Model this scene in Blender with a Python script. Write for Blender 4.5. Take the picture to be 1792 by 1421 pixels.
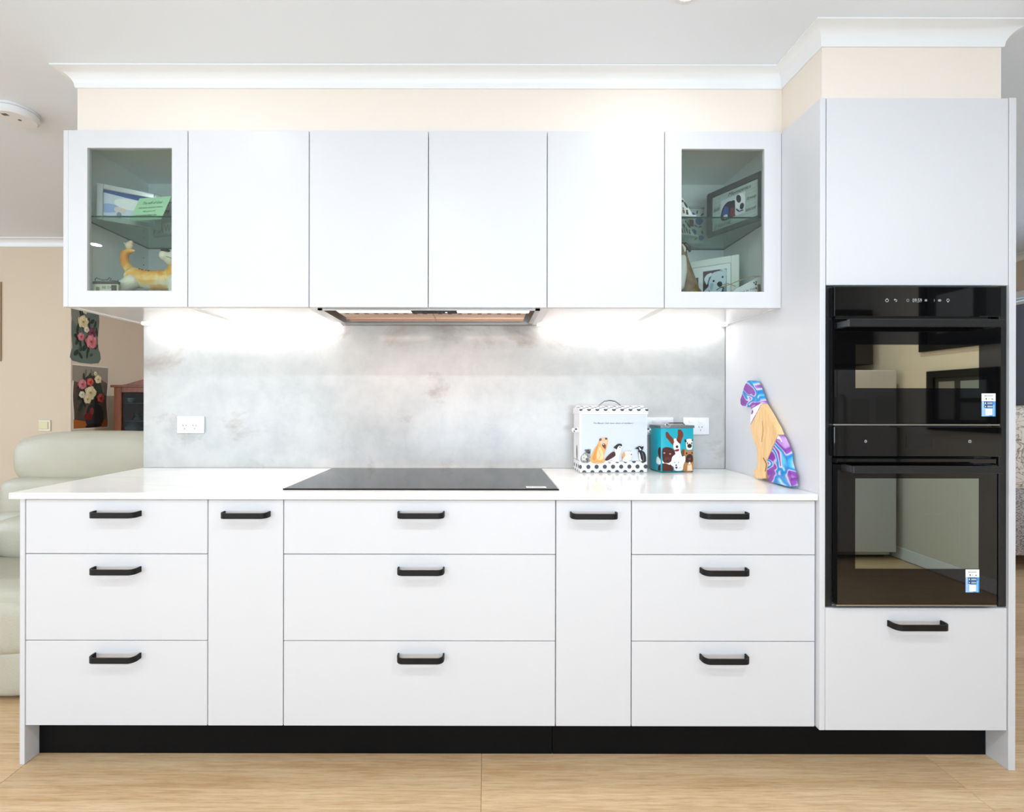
import bpy, bmesh, math, random
from mathutils import Vector, Matrix
random.seed(7)
R = math.radians
SC = bpy.context.scene
for o in list(bpy.data.objects): bpy.data.objects.remove(o)
COL = SC.collection
H = 1.2275          # lens height
F = 790.0           # focal length in pixels of the 1792 px wide frame

# ------------------------------------------------------------------ camera, world, light, exposure
cam_d = bpy.data.cameras.new('camera'); cam = bpy.data.objects.new('camera', cam_d); COL.objects.link(cam)
cam_d.sensor_width = 36; cam_d.lens = F/1792*36
cam_d.shift_x = 46/1792; cam_d.shift_y = -4.5/1792; cam_d.clip_start = .02
cam.matrix_world = Matrix.Translation((0, 0, H)) @ Matrix.Rotation(R(90), 4, 'X') @ Matrix.Rotation(R(.1), 4, 'Z')
SC.camera = cam
vs = SC.view_settings
vs.view_transform = 'Standard'; vs.look = 'None'; vs.gamma = 1; vs.use_curve_mapping = False
vs.exposure = 0.36
w = bpy.data.worlds.new('world'); SC.world = w; w.use_nodes = True
w.node_tree.nodes['Background'].inputs[0].default_value = (.72, .86, 1, 1)
w.node_tree.nodes['Background'].inputs[1].default_value = 1.2
SC.cycles.max_bounces = 10; SC.cycles.diffuse_bounces = 6; SC.cycles.glossy_bounces = 5
SC.cycles.transparent_max_bounces = 16; SC.cycles.transmission_bounces = 6
SC.cycles.caustics_reflective = False; SC.cycles.caustics_refractive = False
SC.cycles.sample_clamp_indirect = 6

def area(name, loc, direction, sx, sy, energy, color=(1, 1, 1), spread=180):
    d = bpy.data.lights.new(name, 'AREA'); d.shape = 'RECTANGLE'; d.size = sx; d.size_y = sy
    d.energy = energy; d.color = color; d.spread = R(spread)
    o = bpy.data.objects.new(name, d); COL.objects.link(o); o.location = loc
    o.rotation_euler = Vector(direction).to_track_quat('-Z', 'Y').to_euler(); return o
# daylight through the living room windows, with added fill lamps among them
area('daylight_living_window', (-4.0, -3.5, 1.45), (.15, 1, .5), 2.9, 1.9, 88, (.70, .845, 1))
area('kitchen_ceiling_fill', (.6, -3.5, .95), (-.05, 1, 1.8), 3.4, 1.7, 165, (.70, .845, 1))  # fill lamp added behind the camera, aimed up to brighten the ceiling
area('daylight_side_window', (-5.9, 1.0, 1.4), (1, .1, 0), 2.4, 1.7, 38, (.70, .845, 1))
area('right_fill_lamp', (4.4, 2.2, 1.5), (-1, .15, 0), 1.2, 1.5, 14, (.70, .845, 1))  # added fill lamp; no window known at this spot
DOWNLIGHT_K = 1.0      # scales the ceiling downlights

def PX(px, Y): return (px-850)*Y/F
def PZ(py, Y): return H-(py-706)*Y/F

# ------------------------------------------------------------------ materials
def lin(c): c /= 255; return c/12.92 if c <= .04045 else ((c+.055)/1.055)**2.4
def rgb(r, g=None, b=None):
    if isinstance(r, str):
        r = r.lstrip('#'); r, g, b = int(r[0:2], 16), int(r[2:4], 16), int(r[4:6], 16)
    return (lin(r), lin(g), lin(b), 1)
def new(name):
    m = bpy.data.materials.new(name); m.use_nodes = True
    return m, m.node_tree, m.node_tree.nodes['Principled BSDF']
def mat(name, col, rough=.5, metal=0, spec=.5, coat=0, emit=None, es=0):
    m, t, b = new(name)
    b.inputs['Base Color'].default_value = rgb(col) if isinstance(col, str) else rgb(*col)
    b.inputs['Roughness'].default_value = rough; b.inputs['Metallic'].default_value = metal
    b.inputs['Specular IOR Level'].default_value = spec
    b.inputs['Coat Weight'].default_value = coat; b.inputs['Coat Roughness'].default_value = .05
    if emit:
        b.inputs['Emission Color'].default_value = rgb(emit); b.inputs['Emission Strength'].default_value = es
    return m
PM = {}
def pm(hexc, rough=.55):
    if (hexc, rough) not in PM: PM[(hexc, rough)] = mat('print_'+hexc, hexc, rough, spec=.3)
    return PM[(hexc, rough)]
def N(t, kind, **kw):
    n = t.nodes.new(kind)
    for k, v in kw.items():
        if k in n.inputs: n.inputs[k].default_value = v
        else: setattr(n, k, v)
    return n
def coords(t, scale=(1, 1, 1), loc=(0, 0, 0), which='Object'):
    tc = N(t, 'ShaderNodeTexCoord'); mp = N(t, 'ShaderNodeMapping')
    mp.inputs['Scale'].default_value = scale; mp.inputs['Location'].default_value = loc
    t.links.new(tc.outputs[which], mp.inputs['Vector']); return mp.outputs['Vector']
def noise(t, vec, scale, detail=4, rough=.5, dist=0):
    n = N(t, 'ShaderNodeTexNoise'); n.inputs['Scale'].default_value = scale
    n.inputs['Detail'].default_value = detail; n.inputs['Roughness'].default_value = rough
    n.inputs['Distortion'].default_value = dist
    t.links.new(vec, n.inputs['Vector']); return n.outputs['Fac']
def ramp(t, fac, stops):
    r = N(t, 'ShaderNodeValToRGB'); el = r.color_ramp.elements
    while len(el) < len(stops): el.new(.5)
    for e, (p, c) in zip(el, stops):
        e.position = p; e.color = rgb(c) if isinstance(c, str) else (c, c, c, 1)
    t.links.new(fac, r.inputs['Fac']); return r.outputs['Color']
def mix(t, fac, a, b, mode='MIX'):
    m = N(t, 'ShaderNodeMix', data_type='RGBA', blend_type=mode)
    for s, v in ((m.inputs[0], fac), (m.inputs[6], a), (m.inputs[7], b)):
        if isinstance(v, (int, float)): s.default_value = v
        elif isinstance(v, tuple): s.default_value = v
        else: t.links.new(v, s)
    return m.outputs[2]
def bump(t, b, h, strength, dist=.002):
    n = N(t, 'ShaderNodeBump'); n.inputs['Strength'].default_value = strength; n.inputs['Distance'].default_value = dist
    t.links.new(h, n.inputs['Height']); t.links.new(n.outputs['Normal'], b.inputs['Normal'])

WHITE = mat('white_laminate', (206, 206, 209), .38, spec=.4)
WHITE_IN = mat('white_melamine_inside', (238, 240, 239), .5)
UNDER = mat('white_gloss_underside', (232, 232, 232), .12)
WHITE_PL = mat('white_plastic', (222, 223, 226), .3)
WHITE_TR = mat('white_gloss_paint', (226, 229, 232), .35)
CEIL = mat('ceiling_paint', (224, 231, 239), .9, spec=.1)
BLACKM = mat('matt_black_metal', (10, 10, 12), .5, spec=.3)
BLACKT = mat('black_trim', (24, 25, 27), .35)
BLACKG = mat('black_glass', (8, 8, 9), .03, spec=.75)
DARK = mat('dark_cavity', (40, 42, 42), .6)
DWIRE = mat('dark_nickel', (120, 122, 126), .2, 1)
CHROME = mat('chrome', (220, 220, 222), .15, 1)
STEEL = mat('brushed_steel', (190, 186, 182), .32, 1)
FILTER_WARM = mat('filter_warm_reflection', (204, 172, 150), .35, .8)  # filter aluminium with warm reflected light put into its colour
DOTG = mat('charcoal_dot_paint', (62, 64, 70), .35)
SLOT = mat('dark_slot', (70, 70, 74), .6)
LED = mat('led_diffuser', (255, 255, 255), .5, emit='ffffff', es=9)
HOODLED = mat('hood_light_diffuser', (255, 240, 225), .5, emit='ffe9d6', es=2.6)
LENS = mat('downlight_lens', (255, 255, 255), .5, emit='fffaf2', es=20)
ICON = mat('display_icon_glow', (150, 152, 154), .5, emit='e8eef4', es=.12)
ICONDIM = mat('display_icon_dim', (120, 122, 124), .5, emit='a0a4a8', es=.18)

def wall_mat(name, c, c2):
    m, t, b = new(name); v = coords(t)
    col = ramp(t, noise(t, v, 1.2, 3), [(.3, c), (.7, c2)])
    t.links.new(col, b.inputs['Base Color']); b.inputs['Roughness'].default_value = .85
    b.inputs['Specular IOR Level'].default_value = .2
    bump(t, b, noise(t, v, 220, 2), .08); return m
WALLB = wall_mat('beige_wall_paint', '#cfbea9', '#ccbba7')
WALLP = wall_mat('pale_cream_paint', '#d3cdc2', '#d0cabf')
WALLC = wall_mat('cream_bulkhead_paint', '#e4dad0', '#e1d7cd')

def stone():
    m, t, b = new('pale_concrete_stone'); v = coords(t)
    n1 = noise(t, v, 2.1, 8, .62, .4); n2 = noise(t, v, 9, 10, .7); n3 = noise(t, v, 75, 4, .6)
    base = ramp(t, n1, [(.3, '#b4b7b7'), (.48, '#c3c5c4'), (.62, '#cfcecc'), (.8, '#dad9d6')])
    base = mix(t, .35, base, ramp(t, n2, [(.35, '#b5b8b8'), (.6, '#d6d5d3')]))
    st = noise(t, coords(t, (1, 1, 1.6), (3.7, 0, 1.3)), 2.3, 9, .66, .5)
    smask = ramp(t, st, [(.57, 0.0), (.66, .5), (.72, .8)])
    base = mix(t, smask, base, rgb('#a5958b'))
    fine = ramp(t, n3, [(.66, 0.0), (.74, .35)])
    lm = mix(t, 1, fine, ramp(t, noise(t, v, 3.3, 3), [(.5, 0.0), (.62, 1.0)]), 'MULTIPLY')
    base = mix(t, lm, base, rgb('#9c9f9f'))
    base = mix(t, 1, base, (.86, .855, .85, 1), 'MULTIPLY')
    t.links.new(base, b.inputs['Base Color']); b.inputs['Roughness'].default_value = .16
    b.inputs['Specular IOR Level'].default_value = .24; return m
STONE = stone()
def quartz():
    m, t, b = new('white_quartz'); v = coords(t, (1, 2.5, 1))
    c = ramp(t, noise(t, v, 3, 8, .65, .6), [(.35, '#e4e4e1'), (.55, '#ecebe8'), (.7, '#efeeeb')])
    t.links.new(c, b.inputs['Base Color']); b.inputs['Roughness'].default_value = .16; return m
QUARTZ = quartz()
def oak(name, cols, obj_rand=True, sc=(1.2, 14, 14), rough=.42, fine=False):
    m, t, b = new(name); v = coords(t, sc)
    if obj_rand:
        oi = N(t, 'ShaderNodeObjectInfo'); ad = N(t, 'ShaderNodeVectorMath', operation='ADD'); ml = N(t, 'ShaderNodeMath', operation='MULTIPLY')
        ml.inputs[1].default_value = 60; t.links.new(oi.outputs['Random'], ml.inputs[0])
        t.links.new(v, ad.inputs[0]); t.links.new(ml.outputs[0], ad.inputs[1]); v = ad.outputs[0]
    n1 = noise(t, v, 1.3, 5, .55, .8); n2 = noise(t, v, 7, 6, .6, .3)
    c = ramp(t, n1, [(.3, cols[0]), (.5, cols[1]), (.68, cols[2])])
    c = mix(t, .4, c, ramp(t, n2, [(.35, cols[3]), (.6, cols[2])]))
    if fine:
        n3 = noise(t, v, 16, 5, .7, .2); c = mix(t, .5, c, mix(t, 1, c, ramp(t, n3, [(.36, .62), (.52, 1.0)]), 'MULTIPLY'))
    if obj_rand:
        c = mix(t, 1, c, ramp(t, oi.outputs['Random'], [(0, '#e6e4e0'), (1, '#ffffff')]), 'MULTIPLY')
    t.links.new(c, b.inputs['Base Color']); b.inputs['Roughness'].default_value = rough
    bump(t, b, n2, .12); return m
OAK = oak('oak_plank', ['#c99f73', '#dab78d', '#e6c9a2', '#bb9063'], True, (1.0, 20, 20), .42, True)
OAKB = oak('oak_floor_base', ['#cda67c', '#dab78d', '#e4c69e', '#c2996d'], False)
PINE = oak('pale_timber', ['#dfb277', '#e8c08a', '#edcb9b', '#cc9a60'], False, (30, 30, 3), .4)
CHERRY = oak('cherry_wood', ['#5a290b', '#70350f', '#7d3f13', '#4a2108'], False, (20, 20, 2), .42)
def leather():
    m, t, b = new('cream_leather'); v = coords(t)
    c = ramp(t, noise(t, v, 3, 3), [(.3, '#aca898'), (.7, '#b6b2a2')])
    t.links.new(c, b.inputs['Base Color']); b.inputs['Roughness'].default_value = .42
    h = mix(t, .35, noise(t, coords(t, (1, 1, 1)), 4, 3, .5, 1.5), noise(t, v, 160, 2))
    bump(t, b, h, .35, .012); return m
LEATHER = leather()
def glass(name, tint, gloss=1.0):
    m = bpy.data.materials.new(name); m.use_nodes = True; t = m.node_tree; t.nodes.clear()
    o = N(t, 'ShaderNodeOutputMaterial'); tr = N(t, 'ShaderNodeBsdfTransparent'); g = N(t, 'ShaderNodeBsdfGlossy')
    tr.inputs['Color'].default_value = rgb(*tint); g.inputs['Roughness'].default_value = .01
    fr = N(t, 'ShaderNodeLayerWeight'); pw = N(t, 'ShaderNodeMath', operation='POWER'); pw.inputs[1].default_value = 5
    t.links.new(fr.outputs['Facing'], pw.inputs[0])
    ml = N(t, 'ShaderNodeMath', operation='MULTIPLY_ADD'); ml.inputs[1].default_value = .9*gloss; ml.inputs[2].default_value = .042*gloss
    t.links.new(pw.outputs[0], ml.inputs[0])
    mx = N(t, 'ShaderNodeMixShader'); t.links.new(ml.outputs[0], mx.inputs[0])
    t.links.new(tr.outputs[0], mx.inputs[1]); t.links.new(g.outputs[0], mx.inputs[2])
    t.links.new(mx.outputs[0], o.inputs[0]); return m
PANE = glass('grey_tinted_pane', (238, 243, 241))
SHELFG = glass('green_glass_shelf', (236, 246, 241))
CLEAR = glass('clear_pane', (235, 238, 236))
DIMPANE = glass('curio_pane', (225, 228, 226), .12)
GEDGE = mat('green_glass_edge', (20, 62, 54), .15)
def oven_window(name, gl, tint, dots=False):
    m = bpy.data.materials.new(name); m.use_nodes = True; t = m.node_tree; t.nodes.clear()
    o = N(t, 'ShaderNodeOutputMaterial'); tr = N(t, 'ShaderNodeBsdfTransparent'); g = N(t, 'ShaderNodeBsdfGlossy')
    tr.inputs['Color'].default_value = rgb(*tint); g.inputs['Roughness'].default_value = .015
    g.inputs['Color'].default_value = rgb(222, 238, 232)
    mx = N(t, 'ShaderNodeMixShader'); mx.inputs[0].default_value = gl
    if dots:
        g.inputs['Color'].default_value = rgb(240, 232, 204)
        vo = N(t, 'ShaderNodeTexVoronoi'); vo.inputs['Scale'].default_value = 240; vo.inputs['Randomness'].default_value = 0
        t.links.new(coords(t), vo.inputs['Vector'])
        r = N(t, 'ShaderNodeMapRange'); r.inputs[1].default_value = .25; r.inputs[2].default_value = .4
        r.inputs[3].default_value = gl*.55; r.inputs[4].default_value = gl*1.25
        t.links.new(vo.outputs['Distance'], r.inputs[0]); t.links.new(r.outputs[0], mx.inputs[0])
    t.links.new(tr.outputs[0], mx.inputs[1]); t.links.new(g.outputs[0], mx.inputs[2])
    t.links.new(mx.outputs[0], o.inputs[0]); return m
OVENW = oven_window('coated_oven_window', .55, (190, 196, 190))
MICROW = oven_window('perforated_oven_window', .7, (90, 88, 74), True)
def resin():
    m, t, b = new('swirled_resin'); v = coords(t, (1, 1, 1))
    n = noise(t, coords(t, (1, 3.2, 5), (0, .3, .1)), 1.5, 2, .4, 1.6)
    c = ramp(t, n, [(.30, '#c79ad6'), (.37, '#7a2f95'), (.465, '#8a44a6'), (.482, '#dcc6e6'), (.497, '#1a93cc'), (.525, '#1b70c4'), (.545, '#39b4d4'), (.562, '#e6d8ee'), (.58, '#8a3fa5'), (.72, '#6d2a88')])
    t.links.new(c, b.inputs['Base Color']); b.inputs['Roughness'].default_value = .12
    b.inputs['Coat Weight'].default_value = .5; return m
RESIN = resin()
def floral():
    m, t, b = new('floral_fabric'); v = coords(t)
    n = noise(t, v, 9, 5, .6, 1.5); d = ramp(t, n, [(.47, 0.0), (.5, 1.0), (.53, 0.0)])
    c = mix(t, d, rgb('#d8cbbd'), rgb('#6b4d38')); t.links.new(c, b.inputs['Base Color'])
    b.inputs['Roughness'].default_value = .9; return m
FLORAL = floral()
def weave():
    m, t, b = new('woven_fabric'); v = coords(t, (40, 40, 120))
    n = noise(t, v, 1.5, 3); c = ramp(t, n, [(.4, '#6f6764'), (.55, '#b5aaa6')])
    t.links.new(c, b.inputs['Base Color']); b.inputs['Roughness'].default_value = .95; bump(t, b, n, .5); return m
WEAVE = weave()
def blotch(name, stops, scale=6, dist=.5, rough=.5, sc=(1, 1, 1), loc=(0, 0, 0), detail=4):
    m, t, b = new(name); c = ramp(t, noise(t, coords(t, sc, loc), scale, detail, .55, dist), stops)
    t.links.new(c, b.inputs['Base Color']); b.inputs['Roughness'].default_value = rough; return m
GINGER = blotch('ginger_glaze', [(.38, '#e9dfc0'), (.47, '#f0c163'), (.6, '#e79a2c'), (.72, '#d98424')], 16, .4, .25)
BRINDLE = blotch('brindle_brown', [(.35, '#5d4526'), (.55, '#806135'), (.7, '#94743f')], 26, 1, .4)
CREAMG = mat('cream_glaze', (228, 220, 196), .3)
KICK = blotch('black_kickboard', [(.3, '#060607'), (.7, '#0a0a0b')], 3, .3, .6)
BLIND = mat('grey_blue_blind', (112, 118, 134), .8)
SLATE = blotch('dark_grey_frame', [(.3, '#3e4244'), (.7, '#54585a')], 30, .5, .6)
TEAL = mat('teal_tin_paint', (10, 160, 178), .3)
TINW = mat('white_tin_paint', (222, 223, 224), .3)
TINRIM = mat('grey_tin_rim', (128, 134, 138), .3, .7)
KICK.node_tree.nodes['Principled BSDF'].inputs['Specular IOR Level'].default_value = .12
POSTG = blotch('green_grey_print', [(.3, '#46544e'), (.55, '#667068'), (.75, '#7d847a')], 5, .8, .5)
POSTB = blotch('umber_print', [(.3, '#352a25'), (.5, '#5b4a40'), (.7, '#8a7c6e')], 4, .8, .5)

# ------------------------------------------------------------------ mesh helpers
WM = {}
class M:
    def __init__(s): s.bm = bmesh.new()
    def _add(s, tmp, mi=0):
        mp = {}
        for v in tmp.verts: mp[v] = s.bm.verts.new(v.co)
        for f in tmp.faces:
            try: g = s.bm.faces.new([mp[v] for v in f.verts]); g.material_index = mi
            except ValueError: pass
        tmp.free(); return s
    def box(s, x0, x1, y0, y1, z0, z1, bev=.0, mi=0, seg=1):
        t = bmesh.new(); bmesh.ops.create_cube(t, size=1)
        for v in t.verts:
            v.co = Vector(((x0+x1)/2+v.co.x*(x1-x0), (y0+y1)/2+v.co.y*(y1-y0), (z0+z1)/2+v.co.z*(z1-z0)))
        if bev: bmesh.ops.bevel(t, geom=list(t.edges), offset=bev, segments=seg, affect='EDGES', profile=.5)
        return s._add(t, mi)
    def frame(s, x0, x1, z0, z1, fw, y0, y1, bev=0, mi=0, fwx=None):
        fx = fwx or fw          # four boards around an opening in the XZ plane
        s.box(x0, x0+fx, y0, y1, z0, z1, bev, mi); s.box(x1-fx, x1, y0, y1, z0, z1, bev, mi)
        s.box(x0+fx, x1-fx, y0, y1, z0, z0+fw, bev, mi); s.box(x0+fx, x1-fx, y0, y1, z1-fw, z1, bev, mi); return s
    def cyl(s, p0, p1, r0, r1=None, seg=20, mi=0):
        p0, p1 = Vector(p0), Vector(p1); r1 = r0 if r1 is None else r1
        t = bmesh.new(); bmesh.ops.create_cone(t, cap_ends=True, segments=seg, radius1=r0, radius2=r1, depth=(p1-p0).length)
        q = (p1-p0).to_track_quat('Z', 'Y').to_matrix().to_4x4()
        bmesh.ops.transform(t, matrix=Matrix.Translation((p0+p1)/2) @ q, verts=t.verts); return s._add(t, mi)
    def ball(s, c, r, sc=(1, 1, 1), rot=None, mi=0, u=16, v=10):
        t = bmesh.new(); bmesh.ops.create_uvsphere(t, u_segments=u, v_segments=v, radius=r)
        m = Matrix.Translation(c) @ (rot or Matrix()) @ Matrix.Diagonal((*sc, 1))
        bmesh.ops.transform(t, matrix=m, verts=t.verts); return s._add(t, mi)
    def limb(s, pts, rads, mi=0):
        for (a, b, ra, rb) in zip(pts, pts[1:], rads, rads[1:]):
            s.cyl(a, b, ra, rb, 14, mi)
        for p, r in zip(pts, rads): s.ball(p, r, mi=mi, u=14, v=10)
        return s
    def tube(s, pts, r, seg=8, mi=0, closed=False):
        pts = [Vector(p) for p in pts]; rings = []; n = len(pts); up = None
        for i, p in enumerate(pts):
            a = pts[(i-1) % n] if (i > 0 or closed) else pts[0]; b = pts[(i+1) % n] if (i < n-1 or closed) else pts[-1]
            d = (b-a).normalized()
            if up is None: up = d.orthogonal()
            x = (up-d*up.dot(d)).normalized(); up = x; y = d.cross(x)
            rings.append([s.bm.verts.new(p+x*math.cos(k*2*math.pi/seg)*r+y*math.sin(k*2*math.pi/seg)*r) for k in range(seg)])
        for i in range(n if closed else n-1):
            A, B = rings[i], rings[(i+1) % n]
            for k in range(seg):
                f = s.bm.faces.new((A[k], A[(k+1) % seg], B[(k+1) % seg], B[k])); f.material_index = mi
        if not closed:
            s.bm.faces.new(rings[0][::-1]).material_index = mi; s.bm.faces.new(rings[-1]).material_index = mi
        return s
    def lathe(s, prof, c=(0, 0, 0), seg=24, mi=0):
        c = Vector(c); rings = []
        for (r, z) in prof:
            rings.append([s.bm.verts.new(c+Vector((r*math.cos(k*2*math.pi/seg), r*math.sin(k*2*math.pi/seg), z))) for k in range(seg)])
        for A, B in zip(rings, rings[1:]):
            for k in range(seg):
                s.bm.faces.new((A[k], A[(k+1) % seg], B[(k+1) % seg], B[k])).material_index = mi
        if prof[0][0] > 1e-5: s.bm.faces.new(rings[0][::-1]).material_index = mi
        if prof[-1][0] > 1e-5: s.bm.faces.new(rings[-1]).material_index = mi
        return s
    def prism(s, poly, vec, mi=0, bev=0):       # 3-D planar polygon pushed along vec
        t = bmesh.new(); vec = Vector(vec); a = [t.verts.new(p) for p in poly]; b = [t.verts.new(Vector(p)+vec) for p in poly]
        t.faces.new(a[::-1]); t.faces.new(b); n = len(a)
        for i in range(n): t.faces.new((a[i], a[(i+1) % n], b[(i+1) % n], b[i]))
        bmesh.ops.recalc_face_normals(t, faces=t.faces)
        if bev: bmesh.ops.bevel(t, geom=[e for e in t.edges if len(e.link_faces) == 2 and e.calc_face_angle(0) > 1.2], offset=bev, segments=2, affect='EDGES')
        return s._add(t, mi)
    def pillow(s, c, sx, sy, sz, e1=.45, e2=.35, rot=None, mi=0, u=28, v=16):
        def sp(x, e): return math.copysign(abs(x)**e, x)
        t = bmesh.new(); rows = []
        for i in range(v+1):
            th = -math.pi/2+math.pi*i/v
            rows.append([t.verts.new((sx*sp(math.cos(th), e1)*sp(math.cos(2*math.pi*j/u), e2), sy*sp(math.cos(th), e1)*sp(math.sin(2*math.pi*j/u), e2), sz*sp(math.sin(th), e1))) for j in range(u)])
        for A, B in zip(rows, rows[1:]):
            for j in range(u): t.faces.new((A[j], A[(j+1) % u], B[(j+1) % u], B[j]))
        bmesh.ops.remove_doubles(t, verts=t.verts, dist=1e-5)
        bmesh.ops.transform(t, matrix=Matrix.Translation(c) @ (rot or Matrix()), verts=t.verts); return s._add(t, mi)
    def sweep(s, path, prof, mi=0):             # profile (outward, z) swept along a plan path with mitres; outward = right of travel
        pts = [Vector(p) for p in path]; rings = []
        for i, p in enumerate(pts):
            ns = []
            if i > 0: d = (p-pts[i-1]).normalized(); ns.append(Vector((d.y, -d.x)))
            if i < len(pts)-1: d = (pts[i+1]-p).normalized(); ns.append(Vector((d.y, -d.x)))
            m = sum(ns, Vector((0, 0))); m = m/m.dot(ns[0]) if len(ns) == 2 else ns[0]
            rings.append([s.bm.verts.new((p.x+m.x*o, p.y+m.y*o, z)) for o, z in prof])
        k = len(prof)
        for A, B in zip(rings, rings[1:]):
            for j in range(k): s.bm.faces.new((A[j], A[(j+1) % k], B[(j+1) % k], B[j])).material_index = mi
        s.bm.faces.new(rings[0]); s.bm.faces.new(rings[-1][::-1]); return s
    def build(s, name, mats, parent=None, world=True, smooth=False, loc=None, fix=True):
        bm = s.bm
        if fix: bmesh.ops.recalc_face_normals(bm, faces=bm.faces)
        mw = WM[parent] if parent is not None else (Matrix.Translation(loc) if loc else Matrix())
        if world: bmesh.ops.transform(bm, matrix=mw.inverted(), verts=bm.verts)
        if smooth:
            for f in bm.faces: f.smooth = True
            for e in bm.edges:
                if len(e.link_faces) != 2 or e.calc_face_angle(0) > R(38): e.smooth = False
        me = bpy.data.meshes.new(name); bm.to_mesh(me); bm.free()
        for m in (mats if isinstance(mats, (list, tuple)) else [mats]): me.materials.append(m)
        o = bpy.data.objects.new(name, me); COL.objects.link(o)
        if parent is not None: o.parent = parent
        elif loc: o.location = loc
        WM[o] = mw; return o
def tag(o, label, cat, group=None):
    o['label'] = label; o['category'] = cat
    if group: o['group'] = group
    return o
def thing(name, label, cat, loc=(0, 0, 0), rz=0, group=None, rx=0):
    o = bpy.data.objects.new(name, None); COL.objects.link(o); o.empty_display_size = .05
    o.location = loc; o.rotation_euler = (rx, 0, rz)
    WM[o] = Matrix.Translation(loc) @ Matrix.Rotation(rz, 4, 'Z') @ Matrix.Rotation(rx, 4, 'X')
    return tag(o, label, cat, group)
def struct(o): o['kind'] = 'structure'; return o
def blob(m, name, mats, parent, voxel=.004, world=True, it=6):     # fuse overlapping solids into one skin
    o = m.build('tmp', mats, parent, world)
    r = o.modifiers.new('r', 'REMESH'); r.mode = 'VOXEL'; r.voxel_size = voxel; r.use_smooth_shade = True
    s = o.modifiers.new('s', 'SMOOTH'); s.iterations = it; s.factor = .5
    me = bpy.data.meshes.new_from_object(o.evaluated_get(bpy.context.evaluated_depsgraph_get()))
    old = o.data; o.modifiers.clear(); o.data = me; bpy.data.meshes.remove(old); o.name = name; me.name = name
    me.materials.clear()
    for x in (mats if isinstance(mats, (list, tuple)) else [mats]): me.materials.append(x)
    return o
def cr(poly, n=4, closed=True):                  # Catmull-Rom smoothing of a 2-D outline
    out = []; L = len(poly)
    for i in range(L if closed else L-1):
        g = lambda k: poly[k % L] if closed else poly[max(0, min(L-1, k))]
        p0, p1, p2, p3 = g(i-1), g(i), g(i+1), g(i+2)
        for j in range(n):
            t = j/n
            out.append(tuple(.5*(2*p1[a]+(p2[a]-p0[a])*t+(2*p0[a]-5*p1[a]+4*p2[a]-p3[a])*t*t+(3*p1[a]-p0[a]-3*p2[a]+p3[a])*t**3) for a in (0, 1)))
    if not closed: out.append(tuple(poly[-1]))
    return out
TXT = {}
def glyphs(s, shear=0):
    if (s, shear) not in TXT:
        c = bpy.data.curves.new('t', 'FONT'); c.body = s; c.shear = shear; c.resolution_u = 2
        o = bpy.data.objects.new('t', c); COL.objects.link(o)
        me = bpy.data.meshes.new_from_object(o.evaluated_get(bpy.context.evaluated_depsgraph_get()))
        vs_ = [(v.co.x, v.co.y) for v in me.vertices]; fs = [list(p.vertices) for p in me.polygons]
        bpy.data.objects.remove(o); bpy.data.curves.remove(c); bpy.data.meshes.remove(me)
        TXT[(s, shear)] = (vs_, fs)
    return TXT[(s, shear)]
class Decal:                                      # flat print built as layered polygons
    def __init__(s, o, u, v, fmap=None, step=.00012):
        s.o, s.u, s.v = Vector(o), Vector(u).normalized(), Vector(v).normalized(); s.n = s.u.cross(s.v)
        s.bm = bmesh.new(); s.mats = []; s.k = 1; s.step = step; s.f = fmap or (lambda x, y: (x, y))
    def _p(s, x, y, raw=False):
        a, b = (x, y) if raw else s.f(x, y); return s.o+s.u*a+s.v*b+s.n*(s.step*s.k)
    def _m(s, m):
        m = pm(m) if isinstance(m, str) else m
        if m not in s.mats: s.mats.append(m)
        return s.mats.index(m)
    def poly(s, pts, m, sm=0, up=True):
        if sm: pts = cr(pts, sm)
        f = s.bm.faces.new([s.bm.verts.new(s._p(*p)) for p in pts]); f.material_index = s._m(m); f.normal_update()
        if f.normal.dot(s.n) < 0: f.normal_flip()
        if up: s.k += 1
        return s
    def rect(s, x0, y0, x1, y1, m): return s.poly([(x0, y0), (x1, y0), (x1, y1), (x0, y1)], m)
    def ell(s, cx, cy, rx, ry, m, rot=0, n=16, wob=0, up=True):
        c, q = math.cos(R(rot)), math.sin(R(rot)); pts = []
        for i in range(n):
            a = 2*math.pi*i/n; k = 1+wob*math.sin(a*5+cx*17)+wob*.6*math.sin(a*8+cy*9)
            x, y = rx*k*math.cos(a), ry*k*math.sin(a); pts.append((cx+x*c-y*q, cy+x*q+y*c))
        return s.poly(pts, m, up=up)
    def line(s, pts, wd, m):
        for (a, b) in zip(pts, pts[1:]):
            d = Vector((b[0]-a[0], b[1]-a[1]))
            if d.length == 0: continue
            q = Vector((-d.y, d.x)).normalized()*wd/2
            s.poly([(a[0]+q.x, a[1]+q.y), (b[0]+q.x, b[1]+q.y), (b[0]-q.x, b[1]-q.y), (a[0]-q.x, a[1]-q.y)], m, up=False)
        s.k += 1; return s
    def text(s, body, x, y, width, height, m, shear=0, raw=False):     # x, y = lower left; stretched to width x height (cap height)
        vs_, fs = glyphs(body, shear)
        if not vs_: return s
        xs = [p[0] for p in vs_]; x0, x1 = min(xs), max(xs); kx = width/(x1-x0); ky = height/.7
        ps = [s.bm.verts.new(s._p(x+(p[0]-x0)*kx, y+p[1]*ky, raw)) for p in vs_]; mi = s._m(m)
        for f in fs:
            try:
                g = s.bm.faces.new([ps[i] for i in f]); g.material_index = mi; g.normal_update()
                if g.normal.dot(s.n) < 0: g.normal_flip()
            except ValueError: pass
        s.k += 1; return s
    def build(s, name, parent, world=True, label=None):
        m = M(); m.bm.free(); m.bm = s.bm
        o = m.build(name, s.mats, parent, world, fix=False)
        if label: o['label'] = label
        return o

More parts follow.
